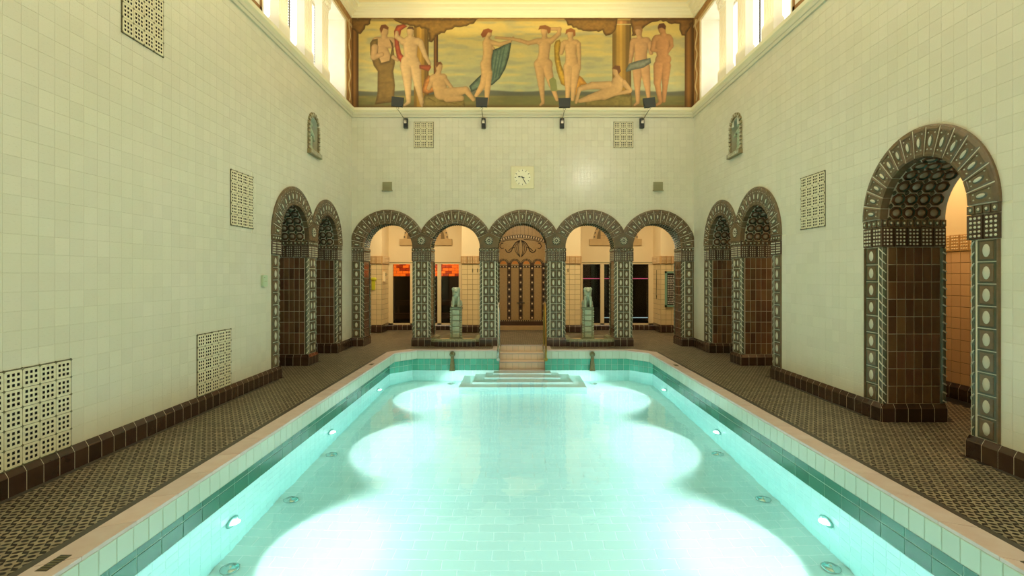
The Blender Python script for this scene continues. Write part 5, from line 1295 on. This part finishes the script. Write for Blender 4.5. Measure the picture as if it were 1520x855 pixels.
for k in range(-2, 2):
    for q in (.25, .5, .75): mb.prism([((k+q)*p-.03, ZTp-.005), ((k+q)*p, ZTp-.028), ((k+q)*p+.03, ZTp-.005), ((k+q)*p, ZTp+.018)], -.008, -.013, 'tess_white')
put('beam', mb, t)
for k in range(-2, 2):
    mb = MB(); cx = (k+.5)*p; cz = ZTp+.08
    mb.prism([(cx+.10*math.cos(a), cz+.10*math.sin(a)) for a in np.linspace(0, PI, 11)], 0, -.004, 'gold_arch')
    for j in range(11):
        a = PI*(j+.5)/11; M = Matrix.Translation((cx+.135*math.cos(a), 0, cz+.135*math.sin(a))) @ Matrix.Rotation(-a, 4, 'Y'); mb.box((-.026, -.01, -.011), (.026, -.003, .011), 'tess_black' if j % 2 else 'alcove_dark', M)
        M = Matrix.Translation((cx+.175*math.cos(a), 0, cz+.165*math.sin(a))) @ Matrix.Rotation(-a, 4, 'Y'); mb.box((-.007, -.008, -.02), (.007, -.003, .02), 'tess_black', M)
    put('small_arch', mb, t)
mb = MB(); cz = 2.95-1.9; R = 1.95
for j in range(42):
    a = PI/2+(j-20.5)*.021; M = Matrix.Translation((R*math.cos(a), 0, cz+R*math.sin(a))) @ Matrix.Rotation(-a, 4, 'Y')
    mb.box((-.035, -.008, -.014), (.035, -.002, .014), 'tess_black' if j % 2 else 'tess_white', M)
    for q in (-.045, .045): mb.box((q-.006, -.009, -.021), (q+.006, -.002, .021), 'tess_black', M)
put('arch_band', mb, t)
mb = MB()
for x in np.arange(-.75, .8, .125): mb.box((x-.003, -.004, 3.03), (x+.003, 0, 3.6), 'alcove_line')
put('joint_line', mb, t)
mb = MB(); Y_ = -.01
def cv(pts, r=.011): mb.tube([(x, Y_, z) for x, z in pts], r, 'alcove_line', 5)
for s_ in (-1, 1):      # vase with ribs and two scrolling fish-like ornaments
    for w_v in (.05, .11, .17):
        cv([(s_*w_v*math.sin(PI*q)*(1.0 if q < .6 else 1)+s_*.02, 2.88-.55*q) for q in np.linspace(0, 1, 12)], .009)
    cv([(s_*.05, 2.86), (s_*.16, 2.80), (s_*.24, 2.68), (s_*.30, 2.52), (s_*.38, 2.47), (s_*.46, 2.50), (s_*.49, 2.58)], .015)
    cv([(s_*.20, 2.64), (s_*.30, 2.62), (s_*.40, 2.52)], .012)
    cv([(s_*.56, 2.78), (s_*.64, 2.76), (s_*.68, 2.68), (s_*.62, 2.60), (s_*.55, 2.62)], .014); cv([(s_*.1, 2.90), (s_*.4, 2.88), (s_*.66, 2.80)], .009)
put('ornament', mb, t)
mb = MB(); mb.box((-AH, -.01, .245), (AH, 0, .285), 'tess_black')
for i in range(26): mb.box((-AH+.02+i*.0615, -.013, .25), (-AH+.045+i*.0615, -.009, .28), 'tess_white')
put('base_band', mb, t)
mb = MB(); mb.cyl((-.13, -.06, .84), (.13, -.06, .84), .014, .014, 'black_metal', 8); mb.cyl((0, -.06, .84), (0, 0, .84), .01, .01, 'black_metal', 8)
thing('grab_bar', 'short dark bar on the middle column of the alcove mosaic', 'bar', (GAX, YA, 0), 0, None, mb)
# small things in the gallery
def hooks(x, lb):
    for k in (0, 1):
        mb = MB(); mb.tube([(0, -.012, .06), (0, -.02, -.03), (0, -.05, -.05), (0, -.065, -.01)], .008, 'bronze', 6); mb.box((-.012, -.014, -.04), (.012, -.006, .06), 'bronze')
        thing('wall_hook', f'{"left" if k == 0 else "right"} of the two bronze coat hooks {lb}', 'hook', (x+k*.15, YP, 1.88), 0, 'coat hooks', mb)
hooks(-1.27, 'on the pier left of the alcove'); hooks(1.46, 'on the pier right of the alcove')
mb = MB(); mb.box((-.07, -.07, 0), (.07, 0, .30), 'door_frame'); mb.box((-.05, -.075, .16), (.05, -.07, .26), 'vent_paint')
t = thing('wall_telephone', 'beige wall telephone on the left end of the gallery', 'telephone', (-4.02, 16.1, 1.55), PI/2, None, mb)
mb = MB(); mb.box((-.06, -.04, -.2), (.04, -.006, .16), 'lime_plastic'); mb.ell((0, -.03, .12), (.09, .03, .06), 'lime_plastic', 10); thing('lime_holder', 'yellow-green plastic holder on the left gallery pier', 'holder', (-4.25, YP, 1.50), 0, None, mb)
t = thing('notice_board', 'tall black notice board in a pale teal frame on the right gallery pier', 'notice board', (4.86, YP, .78))
mb = MB()
for q in ((-.33, -.27, 0, 1.08), (.27, .33, 0, 1.08), (-.33, .33, 0, .06), (-.33, .33, 1.02, 1.08)): mb.box((q[0], -.05, q[2]), (q[1], -.006, q[3]), 'board_teal')
put('frame', mb, t); mb = MB(); mb.box((-.27, -.03, .06), (.27, -.006, 1.02), 'board_black'); bpn = put('panel', mb, t)
mb = MB()
for j in range(17):
    x = -.25
    while x < .24:
        w = random.uniform(.02, .08); mb.box((x, -.032, .10+j*.052), (min(x+w, .25), -.03, .122+j*.052), 'board_white'); x += w+.015
put('lettering', mb, bpn)
t = thing('wall_pipe', 'thin bent brown cord hanging beside the notice board', 'cord', (4.41, YD-.45, 0), 0)
mb = MB(); mb.tube([(-.01, 0, 1.9), (-.015, 0, 1.4), (-.012, .03, 1.1), (-.014, .0, 1.0), (-.012, -.03, 1.12)], .008, 'bronze', 6); put('cord', mb, t)
# corridor seen through the single right arch
cw_ = put('wall_corridor', (lambda m_: (m_.box((0, 0, 0), (8.0, .05, 2.08), 'warm_grout'), m_)[1])(MB()), None, (6.24, 12.0, 0), (0, 0, -PI/2)); cw_['kind'] = 'structure'
st = MB()
for i in range(52):
    for j in range(12):
        x, z = i*.155, .215+j*.155
        if 3.4 < x < 6.2: 
            o_ = MB(); o_.tile(.003, .152, .003, .152, 0, .006, .003, 'orange_tile'); 
            if 'ot' not in CACHE: CACHE['ot'] = o_.mesh('tile')
            put('tile', CACHE['ot'], cw_, (x, 0, z))
        else: st.tile(x+.003, x+.152, z+.003, z+.152, 0, .006, .003, 'orange_tile')
put('tile', st, cw_, kind='stuff')
for i in range(52):
    if 3.4 < i*.155 < 6.2: put('plinth_tile', cached(base_mesh, .155), cw_, (i*.155+.077, 0, 0)); put('dotted_tile', cached(dot_mesh, .155, 'gold_tile', 'tess_white'), cw_, (i*.155+.077, 0, 2.20))
